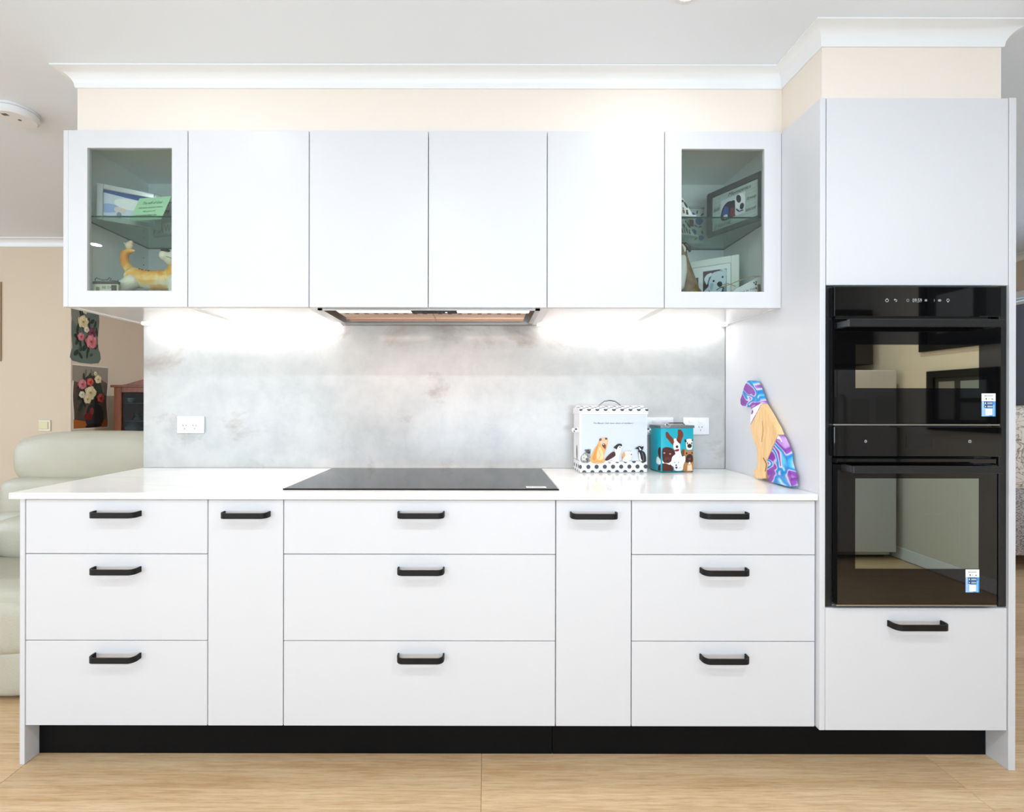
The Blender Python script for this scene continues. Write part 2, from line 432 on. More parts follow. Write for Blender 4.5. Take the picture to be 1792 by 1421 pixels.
# ------------------------------------------------------------------ the setting
CZ = 2.492
fl = struct(M().box(-6.2, 5.2, -3.8, 4.9, -.06, -.005).build('floor', OAKB))
for r_ in range(22):                                  # planks run left to right
    y0 = .87+r_*.19; off = -.012 if r_ in (2, 3) else (r_*.59) % 1.55
    x = -6.2+((off+6.2) % 1.55)-1.55
    while x < 5.2:
        a, b_ = max(x, -6.15), min(x+1.55, 5.15)
        if b_-a > .05:
            M().box(a+.0006, b_-.0006, y0+.0006, y0+.1894, -.005, 0, .0008).build('plank', OAK, fl)
        x += 1.55
struct(M().box(-6.2, 5.2, -3.8, 4.9, CZ, CZ+.1).build('ceiling', CEIL))
struct(M().box(-6.0, -3.217, 3.5, 3.6, 0, CZ).build('wall_living', WALLB))
struct(M().box(-3.33, -3.217, 3.6, 4.7, 0, CZ).build('wall_passage', WALLB))
struct(M().box(-3.33, 4.7, 4.7, 4.8, 0, CZ).build('wall_rear', WALLB))
struct(M().box(-1.600, 1.775, 2.1265, 2.25, 0, CZ).build('wall_kitchen', WALLB))
struct(M().box(-1.572, 1.137, 1.736, 2.1265, 2.2635, CZ).build('wall_bulkhead', WALLC))
struct(M().box(1.137, 1.745, 1.53, 2.1265, 2.2565, CZ).build('wall_tower', WALLC))
struct(M().box(3.3, 3.4, -1.35, 1.5, 0, CZ).build('wall_side', WALLP))
lw = M(); lw.box(-6.1, -6.0, -3.7, -.2, 0, CZ).box(-6.1, -6.0, 2.2, 3.6, 0, CZ).box(-6.1, -6, -.2, 2.2, 0, .5).box(-6.1, -6, -.2, 2.2, 2.3, CZ)
struct(lw.build('wall_left', WALLB))
fw = M()
for a, b_ in ((-6.1, -5.45), (-2.55, -1.1), (2.3, 4.6)): fw.box(a, b_, -3.7, -3.6, 0, CZ)
for a, b_, e, f in ((-5.45, -2.55, .5, 2.4), (-1.1, 2.3, .05, 2.1)): fw.box(a, b_, -3.7, -3.6, 0, e).box(a, b_, -3.7, -3.6, f, CZ)
struct(fw.build('wall_front', WALLB))
rw = M().box(4.5, 4.6, -3.7, 1.6, 0, CZ).box(4.5, 4.6, 2.8, 2.9, 0, CZ).box(4.5, 4.6, 1.6, 2.8, 0, .75).box(4.5, 4.6, 1.6, 2.8, 2.25, CZ).box(4.5, 4.6, 4.6, 4.8, 0, CZ).box(4.5, 4.6, 2.9, 4.6, 0, .5).box(4.5, 4.6, 2.9, 4.6, 2.16, CZ)
struct(rw.build('wall_right', WALLB))
def window(name, horiz, a, b_, z0, z1, p):
    m = M(); n = 3
    for i in range(n):
        u0, u1 = a+(b_-a)*i/n, a+(b_-a)*(i+1)/n
        if horiz: m.frame(u0, u1, z0, z1, .045, p-.05, p-.01)
        else:
            m.box(p-.05, p-.01, u0, u0+.045, z0, z1).box(p-.05, p-.01, u1-.045, u1, z0, z1).box(p-.05, p-.01, u0, u1, z0, z0+.045).box(p-.05, p-.01, u0, u1, z1-.045, z1)
    w_ = struct(m.build(name, WHITE_TR))
    g = M()
    if horiz: g.box(a+.02, b_-.02, p-.034, p-.028, z0+.02, z1-.02)
    else: g.box(p-.034, p-.028, a+.02, b_-.02, z0+.02, z1-.02)
    g.build('window_pane', CLEAR, w_)
window('window_1', True, -5.45, -2.55, .5, 2.4, -3.6)
window('window_2_added', True, -1.1, 2.3, .05, 2.1, -3.6)  # unseen opening added for the upward fill lamp
window('window_3', False, -.2, 2.2, .5, 2.3, -6.0)
window('window_4', False, 2.9, 4.6, .5, 2.16, 4.6)
window('window_5_added', False, 1.6, 2.8, .75, 2.25, 4.6)  # unseen opening added around the right-hand fill lamp
pr = [(0, 2.4355), (.005, 2.4355), (.0065, 2.441)]
for i in range(1, 9):
    a = math.pi/2*i/9; pr.append((.056-.0495*math.cos(a), 2.441+.045*math.sin(a)))
pr += [(.0555, 2.487), (.0565, CZ-.0005), (0, CZ-.0005)]
struct(M().sweep([(-1.572, 2.12), (-1.572, 1.736), (1.137, 1.736), (1.137, 1.53), (1.745, 1.53), (1.745, 2.12)], pr).build('trim_1', WHITE_TR, smooth=True))
struct(M().sweep([(-5.99, 3.5), (-3.217, 3.5), (-3.217, 4.69)], pr).build('trim_2', WHITE_TR, smooth=True))
struct(M().sweep([(4.5, 4.69), (4.5, 1.0)], pr).build('trim_3', WHITE_TR, smooth=True))
struct(M().sweep([(4.49, 4.7), (-3.2, 4.7)][::-1], pr).build('trim_4', WHITE_TR, smooth=True))
struct(M().box(3.288, 3.3, -1.3, 1.5, 0, .09, .002).build('baseboard_side', WHITE_TR))
struct(M().box(-5.99, -3.217, 3.488, 3.5, 0, .09, .002).build('baseboard_living', WHITE_TR))

# ------------------------------------------------------------------ base cabinets
HANDLE = []
def handle(parent, cx, z, y, L=.158, hh=.0185):
    """flat strip bent back to the door at both ends"""
    p = .036; r_ = .022; t_ = .005; out, inn = [], []
    def path(off):
        q = [(-L/2+off, 0)]
        for i in range(7):
            a = math.pi/2*i/6; q.append((-L/2+r_-(r_-off)*math.cos(a), -(p-r_)-(r_-off)*math.sin(a)))
        q += [(-a_, b_) for a_, b_ in q[::-1]]
        return q
    o_, i_ = path(0), path(t_)
    m = M()
    poly = o_+i_[::-1]
    m.prism([(cx+a, y+b, z-hh/2) for a, b in poly], (0, 0, hh))
    return m.build('handle', BLACKM, parent, smooth=True)
YD = 1.532
cols = [(-1.5600, -.9440, 3), (-.9410, -.6870, 1), (-.6840, .2370, 3), (.2400, .4940, 1), (.4970, 1.1180, 3)]
rows = [(.7160, .8985), (.4220, .7135), (.1325, .4195)]
blab = ['white three-drawer base cabinet at the left end of the bench', 'narrow white pull-out cabinet left of the cooktop drawers',
        'wide white three-drawer base cabinet directly under the cooktop', 'narrow white pull-out cabinet right of the cooktop drawers',
        'white three-drawer base cabinet beside the oven tower']
for (x0, x1, n), lb in zip(cols, blab):
    c = thing('base_cabinet', lb, 'cabinet', ((x0+x1)/2, 1.85, .1325), 0, 'base cabinets under the bench')
    M().box(x0-.001, x1+.001, YD+.0205, 2.11, .134, .9005).build('carcass', WHITE, c)
    for k, (z0, z1) in enumerate(rows if n == 3 else [(.1325, .8985)]):
        d = M().box(x0, x1, YD, YD+.0185, z0, z1, .0012).build('drawer' if n == 3 else 'door', WHITE, c)
        hz = [.853, .664, .371][k] if n == 3 else .852
        hx = (x0+x1)/2+(.006 if (x0+x1)/2 < 0 else -.002)
        handle(d, hx, hz, YD, .158 if n == 3 else .158)
ep = M().box(-1.5795, -1.5625, 1.531, 2.11, 0, .9015, .001).build('end_panel', WHITE, loc=(-1.571, 1.82, 0))
tag(ep, 'white end panel standing on the floor at the left end of the bench', 'panel')
kb = M().box(-1.5620, .234, 1.581, 1.597, .0005, .1320, .0008).build('kickboard', KICK, loc=(-.6, 1.589, 0))
tag(kb, 'long black kickboard under the left and centre drawers', 'kickboard', 'black kickboards')
kb = M().box(.2355, 1.7535, 1.581, 1.597, .0005, .1320, .0008).build('kickboard', KICK, loc=(1.0, 1.589, 0))
tag(kb, 'black kickboard under the right drawers and the oven tower', 'kickboard', 'black kickboards')
ct = M().box(-1.607, 1.1205, 1.52, 2.1125, .902, .9235, .0025, seg=2).build('countertop', QUARTZ, loc=(-.24, 1.8, .902))
tag(ct, 'long white quartz benchtop over the drawers', 'countertop')
sb = M().box(-1.602, 1.1207, 2.1135, 2.126, .9237, 1.5920, .0008).build('splashback', STONE, loc=(-.24, 2.12, .9237))
tag(sb, 'pale grey marbled stone splashback behind the cooktop', 'splashback')

# cooktop
ck = thing('cooktop', 'black glass induction cooktop set into the white benchtop', 'cooktop', (-.226, 1.83, .9235))
M().box(-.708, .256, 1.580, 2.085, .9238, .9285, .0015).build('glass_top', BLACKG, ck)
M().box(-.709, .257, 1.579, 1.5825, .9237, .92865).build('front_trim', mat('matt_black_edge', (10, 10, 11), .6, spec=.2), ck)
M().box(.2525, .257, 1.58, 2.085, .9286, .9292).build('side_trim', STEEL, ck)
st = Decal((0, 0, .9287), (1, 0, 0), (0, 1, 0))
st.rect(.145, 1.598, .216, 1.628, '#e6e8ea'); st.rect(.152, 1.605, .166, 1.621, '#b9bdc2'); st.rect(.170, 1.606, .209, 1.610, '#a2a6ab'); st.rect(.170, 1.614, .205, 1.618, '#a2a6ab')
st.build('sticker', ck, label='small white paper sticker on the front right corner')

# ------------------------------------------------------------------ wall cabinets
YU = 1.714; UZ0, UZ1 = 1.592, 2.2624
def wall_box(root, x0, x1, zb=1.594, back=True):
    m = M(); y0, y1, t_ = YU+.0195, 2.1125, .016
    m.box(x0, x0+t_, y0, y1, 1.594, UZ1-.0005).box(x1-t_, x1, y0, y1, 1.594, UZ1-.0005)
    m.box(x0+t_, x1-t_, y0, y1, UZ1-.0165, UZ1-.0005).box(x0+t_, x1-t_, y1-.012, y1, zb+t_, UZ1-.0165)
    m.build('carcass', WHITE_IN, root)
    if back: M().box(x0+t_, x1-t_, y0, y1, zb, zb+t_).build('underside', UNDER, root)
def wall_cab(label, doors):
    x0, x1 = doors[0][0], doors[-1][1]
    c = thing('overhead_cabinet', label, 'cabinet', ((x0+x1)/2, 1.9, 1.594), 0, 'wall cabinets above the bench')
    for a, b_ in doors: M().box(a+.0015, b_-.0015, YU, YU+.0185, UZ0, UZ1, .0012).build('door', WHITE, c)
    return c
c = wall_cab('plain white wall cabinet between the left glass cabinet and the hood cabinet', [(-1.1326, -.6718)]); wall_box(c, -1.1326, -.6718)
hc = wall_cab('white double-door wall cabinet that holds the range hood', [(-.6718, -.2190), (-.2190, .2325)])
m = M(); m.box(-.6718, -.6558, YU+.0195, 2.1125, 1.594, UZ1-.0005).box(.2165, .2325, YU+.0195, 2.1125, 1.594, UZ1-.0005)
m.box(-.6558, .2165, YU+.0195, 2.1125, UZ1-.0165, UZ1-.0005).box(-.6558, .2165, YU+.0195, 2.1125, 1.70, 1.716)
m.build('carcass', WHITE_IN, hc)
M().box(-.6558, .2165, 2.048, 2.1125, 1.594, 1.61).box(-.6558, -.6418, 1.7340, 2.048, 1.594, 1.61).box(.2028, .2165, 1.7340, 2.048, 1.594, 1.61).box(-.6418, .2028, 1.7340, 1.7390, 1.594, 1.61).build('underside', UNDER, hc)
c = wall_cab('plain white wall cabinet between the hood cabinet and the right glass cabinet', [(.2325, .6780)]); wall_box(c, .2325, .6780)
def hinge(parent, x, z, sgn):
    M().box(x, x+sgn*.012, 1.735, 1.765, z-.012, z+.012, .001).box(x+sgn*.002, x+sgn*.02, 1.734, 1.742, z-.018, z+.018, .001).cyl((x+sgn*.009, 1.75, z-.008), (x+sgn*.009, 1.75, z+.008), .008).build('hinge', STEEL, parent, smooth=True)
def glass_cab(label, x0, x1, gx0, gx1, hs, lx):
    c = thing('glass_cabinet', label, 'cabinet', ((x0+x1)/2, 1.9, 1.594), 0, 'wall cabinets above the bench')
    wall_box(c, x0, x1)
    d = M(); z0, z1 = UZ0, UZ1; gz0, gz1 = 1.653, 2.1955
    for a, b_, e, f in ((x0+.001, gx0, z0, z1), (gx1, x1-.0015, z0, z1), (gx0, gx1, z0, gz0), (gx0, gx1, gz1, z1)): d.box(a, b_, YU, YU+.0185, e, f)
    bmesh.ops.remove_doubles(d.bm, verts=d.bm.verts, dist=1e-5)
    dd = d.build('door', WHITE, c)
    M().box(gx0-.004, gx1+.004, YU+.0075, YU+.0115, gz0-.004, gz1+.004).build('glass_pane', PANE, dd)
    hinge(dd, lx, 2.13, hs); hinge(dd, lx, 1.676, hs)
    s0, s1 = x0+.0165, x1-.0165
    sh = M().box(s0, s1, 1.7395, 2.0985, 1.9420, 1.9480); bm = sh.bm; bm.normal_update()
    for f in bm.faces:
        if abs(f.normal.z) < .5: f.material_index = 1
    sh.build('glass_shelf', [SHELFG, GEDGE], c)
    h = M()
    for k in range(13):
        z = 1.70+k*.032+(.06 if k > 6 else 0)
        for xx, q in ((x0+.016, 1), (x1-.016, -1)):
            for yy in (1.79, 2.07): h.cyl((xx, yy, z), (xx+q*.0012, yy, z), .0025, seg=8)
    h.build('shelf_pin_holes', SLOT, c)['kind'] = 'stuff'
    return c
gl = glass_cab('white wall cabinet with glass door holding the orange dog figurine', -1.5865, -1.1326, -1.5144, -1.1933, 1, -1.5705)
M().box(-1.6055, -1.5868, YU, 2.1125, UZ0, UZ1, .001).build('end_panel', WHITE, gl)
gr = glass_cab('white wall cabinet with glass door beside the oven tower', .6780, 1.1215, PX(1192, YU), PX(1337, YU), -1, 1.1050)

# LED strips
for a, b_, lb in ((-1.585, -.665, 'left slim white LED strip light under the wall cabinets'), (.235, 1.112, 'right slim white LED strip light under the wall cabinets')):
    l = thing('strip_light', lb, 'light', ((a+b_)/2, 2.085, 1.588), 0, 'LED strip lights under the wall cabinets')
    M().frame(a, b_, 1.5885, 1.5935, .0012, 2.074, 2.098).build('housing', CHROME, l)
    M().box(a+.002, b_-.002, 2.077, 2.096, 1.5875, 1.5925).build('diffuser', LED, l)
    d = bpy.data.lights.new('strip_glow', 'AREA'); d.shape = 'RECTANGLE'; d.size = b_-a-.1; d.size_y = .012; d.energy = .95; d.color = (1, .99, .98)
    o = bpy.data.objects.new('strip_glow', d); COL.objects.link(o); o.parent = l; o.location = (0, 0, -.002); o.rotation_euler = (R(8), 0, 0)

# range hood
hd = thing('range_hood', 'slim built-in stainless range hood under the wall cabinets above the cooktop', 'range hood', (-.2185, 1.89, 1.586))
hx0, hx1, hy0, hy1, hz = -.647, .208, 1.7355, 2.046, 1.5855
m = M()
m.box(hx0, hx1, hy0, hy0+.010, hz, hz+.008).box(hx0, hx1, hy1-.012, hy1, hz, hz+.008).box(hx0, hx0+.018, hy0, hy1, hz, hz+.008).box(hx1-.018, hx1, hy0, hy1, hz, hz+.008)
m.build('rim', STEEL, hd)
m = M(); m.box(hx0+.008, hx1-.008, hy1-.010, hy1-.006, hz+.008, hz+.09).box(hx0+.006, hx0+.010, hy0+.004, hy1-.006, hz+.008, hz+.09).box(hx1-.010, hx1-.006, hy0+.004, hy1-.006, hz+.008, hz+.09).box(hx0+.006, hx1-.006, hy0+.004, hy1-.006, hz+.086, hz+.09)
m.build('housing', STEEL, hd)
M().box(-.580, -.293, 1.747, 1.795, hz+.001, hz+.006, .001).build('light_bar', HOODLED, hd)
M().box(-.113, .170, 1.747, 1.795, hz+.001, hz+.006, .001).build('light_bar', HOODLED, hd)
for xx in (-.4365, .0285):
    d = bpy.data.lights.new('hood_glow', 'AREA'); d.shape = 'RECTANGLE'; d.size = .28; d.size_y = .03; d.energy = 1.3; d.color = (1, .72, .62)
    o = bpy.data.objects.new('hood_glow', d); COL.objects.link(o); o.parent = hd; o.location = (xx+.2185, 1.771-1.89, -.002)
cp = M().box(-.292, -.114, 1.7460, 1.800, hz-.0005, hz+.007, .001).build('control_panel', mat('satin_black_panel', (6, 6, 7), .5, spec=.15), hd)
dc = Decal((0, 0, hz-.0006), (1, 0, 0), (0, -1, 0))
dc.text('Electrolux', -.276, -1.776, .026, .006, '#c8c8c8')
for x, mm in ((-.235, '#7d4a42'), (-.218, '#3c3c44'), (-.203, '#50505a'), (-.187, '#7a7a80'), (-.172, '#8a8a90')): dc.ell(x, -1.772, .003, .004, mm)
dc.ell(-.1555, -1.772, .0045, .006, mat('blue_indicator', (210, 220, 255), .5, emit='c8d2ff', es=4))
dc.build('control_icons', cp)
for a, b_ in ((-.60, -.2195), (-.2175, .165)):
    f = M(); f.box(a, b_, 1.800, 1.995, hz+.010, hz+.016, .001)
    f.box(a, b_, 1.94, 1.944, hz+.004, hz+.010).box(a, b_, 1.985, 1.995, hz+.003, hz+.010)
    fo = f.build('grease_filter', FILTER_WARM, hd)
    s = M(); n = 9
    for k in range(n):
        xx = a+.03+(b_-a-.06)*k/(n-1); s.box(xx-.008, xx+.008, 1.812, 1.86, hz+.0085, hz+.0102)
    s.build('filter_slots', mat('filter_slot_dark', (92, 62, 48), .5), fo)['kind'] = 'stuff'

# ------------------------------------------------------------------ oven tower
tw = thing('oven_tower', 'tall white oven cabinet at the right end of the kitchen', 'cabinet', (1.45, 1.8, 0))
TX0, TX1 = 1.1420, 1.7535
M().box(1.1217, 1.1402, 1.515, 2.1125, .1325, 2.2554, .001).build('side_panel', WHITE, tw)
M().box(1.7548, 1.7775, 1.513, 2.1125, 0, 2.2554, .001).build('side_panel', WHITE, tw)
M().box(TX0, TX1, 1.5365, 2.11, 1.629, 2.2545).box(TX0, TX1, 1.5365, 2.11, .134, .545).box(TX0, TX1, 2.08, 2.11, .545, 1.629).build('carcass', WHITE, tw)
M().box(TX0+.001, TX1-.0005, 1.515, 1.5345, 1.6265, 2.2550, .0012).build('door', WHITE, tw)
dr = M().box(TX0-.0005, TX1-.003, 1.515, 1.5345, .1325, .5430, .0012).build('drawer', WHITE, tw)
handle(dr, PX(1608, 1.50), PZ(1095.5, 1.49), 1.515, .182, .0195)
for a, b_ in ((TX0+.0015, 1.167), (1.7285, TX1)):
    M().box(a, b_, 1.5200, 1.545, .5460, 1.6255, .001).build('black_filler', BLACKT, tw)
M().box(1.166, 1.730, 1.60, 1.61, .546, 1.628).build('recess_back', DARK, tw)

def oven_handle(parent, x0, x1, yd, z, h=.024):
    yb = yd-.054
    m = M().box(x0, x1, yb, yb+.012, z-h/2, z+h/2, .0015)
    m.box(x0, x0+.016, yb+.012, yd, z-h/2+.002, z+h/2-.002, .001).box(x1-.016, x1, yb+.012, yd, z-h/2+.002, z+h/2-.002, .001)
    return m.build('handle', BLACKT, parent)
def sticker(parent, xl, xr, zt, zb, y):
    W, Hh = xr-xl, zt-zb
    d = Decal((xl, y, zb), (1, 0, 0), (0, 0, 1), lambda a, b: (a*W, b*Hh))
    d.rect(0, 0, 1, 1, '#f2f3f5'); d.rect(0, 0, 1, .66, '#4f93d8'); d.poly([(0, 0), (.55, 0), (.12, .66), (0, .66)], '#9cc4ec'); d.rect(.8, 0, .9, .5, '#8fc4f0')
    d.rect(.17, .52, .80, .635, '#10203c'); d.rect(.17, .375, .80, .49, '#10203c')
    d.ell(.26, .575, .05, .035, '#ffffff'); d.poly([(.22, .40), (.22, .46), (.33, .43)], '#ffffff')
    for z in (.59, .555, .445, .41): d.rect(.38, z-.008, .76, z+.012, '#e8ecf2')
    d.rect(.24, .05, .74, .34, '#eef2f6')
    d.rect(.05, .58, .12, .62, '#dceaff'); d.rect(.05, .29, .12, .33, '#bfe2ff')
    d.rect(.2, .88, .78, .905, '#9aa0a4'); d.ell(.2, .893, .035, .024, '#80868a')
    d.rect(.26, .73, .32, .80, '#202326'); d.ell(.47, .765, .03, .02, '#9a9ca0'); d.rect(.66, .74, .76, .775, '#16181a')
    d.build('sticker', parent, label='white and blue app sticker')
YO = 1.497
ov = thing('compact_oven', 'upper black glass compact oven showing the time 09:59', 'oven', (1.43, 1.55, 1.16))
ox0, ox1 = PX(1460, YO), PX(1752, YO)
M().box(ox0+.02, ox1-.02, YO+.022, 1.598, 1.150, 1.615).build('body', DARK, ov)
cpn = M().box(ox0, ox1, YO, YO+.022, 1.5185, 1.6175, .0012).build('control_panel', BLACKG, ov)
d = Decal((0, YO-.0002, 0), (1, 0, 0), (0, 0, 1), lambda a, b: (PX(a, YO), PZ(b, YO)), .0001)
def ring(d, cx, cy, r_, m, w_=.9): d.line([(cx+r_*math.cos(k*math.pi/6), cy+r_*math.sin(k*math.pi/6)) for k in range(13)], w_, m)
d.text('09:59', 1596.5, 527.6, 16.2, -6.6, ICON)
ring(d, 1551.8, 524.5, 2.6, ICON); d.line([(1551.8, 521), (1551.8, 523.5)], .8, ICON)
d.line([(1564.5, 523.2), (1568.5, 523.2), (1568.8, 526.4), (1566.5, 526.4)], .9, ICON); d.poly([(1563.6, 523.2), (1566, 521.2), (1566, 525.2)], ICON)
ring(d, 1588, 524.5, 2.1, ICONDIM); d.rect(1617.6, 522.6, 1621.6, 526, ICONDIM)
for k in (1642.6, 1644.4): ring(d, k, 524.5, 1.5, ICON, .8)
ring(d, 1658, 524.2, 2.2, ICON); d.rect(1657, 526.6, 1659, 527.8, ICON); d.line([(1634, 522.5), (1634, 526.6)], .8, ICONDIM)
d.build('display_icons', cpn, label='pale glowing clock digits and touch icons')['kind'] = 'stuff'
def oven_door(parent, x0, x1, z0, z1, wx0, wx1, wz0, wz1, wm):
    dd = M()
    for a, b_, e, f in ((x0, wx0, z0, z1), (wx1, x1, z0, z1), (wx0, wx1, z0, wz0), (wx0, wx1, wz1, z1)): dd.box(a, b_, YO, YO+.022, e, f)
    bmesh.ops.remove_doubles(dd.bm, verts=dd.bm.verts, dist=1e-5)
    o = dd.build('door', BLACKG, parent)
    M().box(wx0, wx1, YO, YO+.003, wz0, wz1).build('window_glass', wm, o)
    return o
OG = lambda px, py: (PX(px, YO), PZ(py, YO))
wx0, wz1 = OG(1497, 602); wx1, wz0 = OG(1713, 678)
od = oven_door(ov, ox0, ox1-.001, PZ(740, YO), PZ(557, YO), wx0, wx1, wz0, wz1, MICROW)
M().box(wx0, wx1, YO+.018, YO+.021, wz0, wz1).build('perforated_screen', mat('olive_screen', (150, 146, 120), .5), od)
oven_handle(ov, ox0+.006, PX(1760, YO-.054), YO, PZ(564, YO-.05)+.0)
M().box(ox0, ox1, YO+.004, YO+.0215, PZ(743.5, YO), PZ(741, YO)).build('bottom_trim', STEEL, ov)
sticker(od, *OG(1717.5, 0)[:1], OG(1742, 0)[0], PZ(687, YO), PZ(727, YO), YO-.0003)
wd = thing('warming_drawer', 'narrow black glass warming drawer between the two ovens', 'drawer', (1.43, 1.55, 1.05))
M().box(ox0+.02, ox1-.02, YO+.022, 1.598, 1.058, 1.149).build('body', DARK, wd)
wp = M().box(ox0-.001, ox1+.001, YO-.002, YO+.021, PZ(797.5, YO), PZ(745.5, YO), .0012).build('front_panel', BLACKG, wd)
d = Decal((0, YO-.0023, 0), (1, 0, 0), (0, 0, 1), lambda a, b: (PX(a, YO), PZ(b, YO)), .0001)
ring(d, 1514, 771, 2, ICON, .8); d.line([(1514, 769.5), (1514, 771), (1515.4, 771)], .6, ICON)
d.line([(1694, 769), (1698, 769), (1698, 773), (1694, 773), (1694, 769)], .8, ICON); d.line([(1694, 770.6), (1698, 770.6)], .6, ICON)
d.rect(1585, 759, 1630.5, 783, mat('dark_display', (24, 24, 25), .1)); d.build('display_icons', wp)['kind'] = 'stuff'
ov2 = thing('built_in_oven', 'lower black glass wall oven with a wire rack inside', 'oven', (1.43, 1.55, .56))
bx0, bx1 = PX(1466, YO), PX(1745, YO)
cav = M(); ca, cb, cz0, cz1 = bx0+.05, bx1-.05, .60, .975
cav.box(ca-.01, ca, YO+.022, 1.597, cz0, cz1).box(cb, cb+.01, YO+.022, 1.597, cz0, cz1).box(ca, cb, 1.587, 1.597, cz0, cz1).box(ca, cb, YO+.022, 1.597, cz0-.01, cz0).box(ca, cb, YO+.022, 1.597, cz1, cz1+.01)
cav.build('cavity', mat('grey_enamel', (120, 128, 128), .35), ov2)
rk = M().tube([(ca+.002, 1.53, PZ(899, 1.53)), (cb-.10, 1.53, PZ(899, 1.53))], .0022)
for k in range(11): rk.tube([(ca+.02+k*.03, 1.53, PZ(899, 1.53)+.002), (ca+.02+k*.03, 1.585, PZ(899, 1.53)+.002)], .0015, 6)
rk.build('wire_rack', CHROME, ov2, smooth=True)
M().tube([(PX(1680, 1.56), 1.56, PZ(842, 1.56)), (PX(1680, 1.56), 1.56, PZ(958, 1.56))], .002).build('rack_support', CHROME, ov2)
M().box(bx0, bx1, YO+.002, YO+.022, PZ(810, YO), PZ(801.5, YO), .001).build('control_strip', BLACKG, ov2)
wx0, wz1 = OG(1497, 836); wx1, wz0 = OG(1713, 994)
od = oven_door(ov2, bx0, bx1, PZ(1056, YO), PZ(812, YO), wx0, wx1, wz0, wz1, OVENW)
oven_handle(ov2, bx0+.010, PX(1758, YO-.054), YO, PZ(819, YO-.05)-.003)
M().box(bx0-.002, bx1+.002, YO+.002, YO+.0215, PZ(1060, YO), PZ(1057.5, YO)).build('bottom_trim', STEEL, ov2)
sticker(od, OG(1690, 0)[0], OG(1714, 0)[0], PZ(995, YO), PZ(1035, YO), YO-.0003)

# ------------------------------------------------------------------ power points
def outlet(x0, x1, z0, z1, label):
    y = 2.1130; c = thing('power_outlet', label, 'outlet', ((x0+x1)/2, y, z0), 0, 'double power points on the splashback')
    M().box(x0, x1, y-.010, y, z0, z1, .003, seg=2).build('plate', WHITE_PL, c, smooth=True)
    w_ = x1-x0
    for k in (.29, .66):
        cx = x0+w_*k
        M().box(cx-.010, cx+.010, y-.0135, y-.0102, z1-.025, z1-.011, .001).build('switch', WHITE_PL, c)
        s = M(); zz = z0+.03
        for dx, dz, a in ((-.0072, .006, 30), (.0072, .006, -30), (0, -.009, 0)):
            q = Matrix.Translation((cx+dx, y-.0101, zz+dz)) @ Matrix.Rotation(R(-a), 4, 'Y')
            t = bmesh.new(); bmesh.ops.create_cube(t, size=1); bmesh.ops.transform(t, matrix=q @ Matrix.Diagonal((.0022, .001, .0075, 1)), verts=t.verts); s._add(t)
        s.build('socket_slots', SLOT, c)['kind'] = 'stuff'
outlet(PX(310, 2.105), PX(357, 2.105), PZ(759, 2.105), PZ(729.5, 2.105), 'white double power point at the left of the splashback')
outlet(PX(1130, 2.105), PX(1178.5, 2.105), PZ(760, 2.105), PZ(730, 2.105), 'white double power point half hidden behind the two tins')
outlet(PX(1196, 2.105), PX(1241, 2.105), PZ(760, 2.105), PZ(730, 2.105), 'white double power point to the right of the teal tin')

# ------------------------------------------------------------------ polka dot tin
BZ = .9237
t1 = thing('biscuit_tin', 'large white dog biscuit tin with charcoal polka dots and wire handle', 'tin', (.4115, 1.975, BZ), R(3))
TW, TD, TH = .302, .108, .262
M().box(0, TW, 0, TD, .001, TH, .002).build('body', TINW, t1, False)
ld = M().box(-.003, TW+.003, -.003, TD+.003, TH-.006, TH+.020, .002)
ld.prism([(-.002, -.002, TH+.019), (TW+.002, -.002, TH+.019), (TW-.01, .03, TH+.030), (.01, .03, TH+.030)][:0] or [(-.002, -.002, TH+.019), (-.002, TD+.002, TH+.019), (-.002, TD*.5, TH+.033)], (TW+.004, 0, 0))
lid = ld.build('lid', TINW, t1, False)
d = Decal((0, -.0032, 0), (1, 0, 0), (0, 0, 1))
for k in range(9): 
    x = .003+k*.037; d.poly([(max(-.002, min(TW+.002, x+.0095*math.cos(a*math.pi/10))), TH+.0185-.0095*math.sin(a*math.pi/10)) for a in range(11)], DOTG, up=False)
d.build('lid_rim_dots', lid, False)
sl = math.atan2(.014, TD*.5+.002)
d = Decal((0, -.002, TH+.0192), (1, 0, 0), (0, math.cos(sl), math.sin(sl)))
for j in range(3):
    for k in range(8+(j % 2)):
        d.ell(.02+k*.037-(j % 2)*.0185+.0, .010+j*.0165, .0085, .0075, DOTG, up=False)
d.build('lid_dots', lid, False)
hp = [(TW/2-.052, TD/2, TH+.030), (TW/2-.04, TD/2, TH+.042), (TW/2-.025, TD/2, TH+.052), (TW/2, TD/2, TH+.056), (TW/2+.025, TD/2, TH+.052), (TW/2+.04, TD/2, TH+.042), (TW/2+.052, TD/2, TH+.030)]
M().tube(hp, .0026, 8).build('wire_handle', DWIRE, t1, False, True)
for x, q in ((0, -1), (TW, 1)):
    k = M().cyl((x, .03, .185), (x+q*.022, .03, .185), .012, .010).ball((x+q*.022, .03, .185), .010, (.6, 1, 1)).build('side_knob', TINW, t1, False, True)
    d = Decal((x+q*.012, .018, .185), (1, 0, 0), (0, 0, 1)); d.ell(0, .006, .006, .004, DOTG).ell(.008*q, -.003, .003, .004, DOTG); d.build('knob_dots', k, False)
fm = lambda x, y: ((x-130)/1280*TW, (1390-y)/1120*TH)
d = Decal((0, -.0002, 0), (1, 0, 0), (0, 0, 1), fm)
d.rect(160, 290, 1395, 1170, '#c6ccd2'); d.rect(145, 1168, 1400, 1174, '#4a4c52')
for k in range(9): d.ell(138+k*155 if k else 145, 1275, 40 if k else 26, 40, DOTG, up=False)
for k in range(8):
    x = 215+k*155; d.poly([(x+40*math.cos(a*math.pi/10), 1378-40*math.sin(a*math.pi/10)) for a in range(11)], DOTG, up=False)
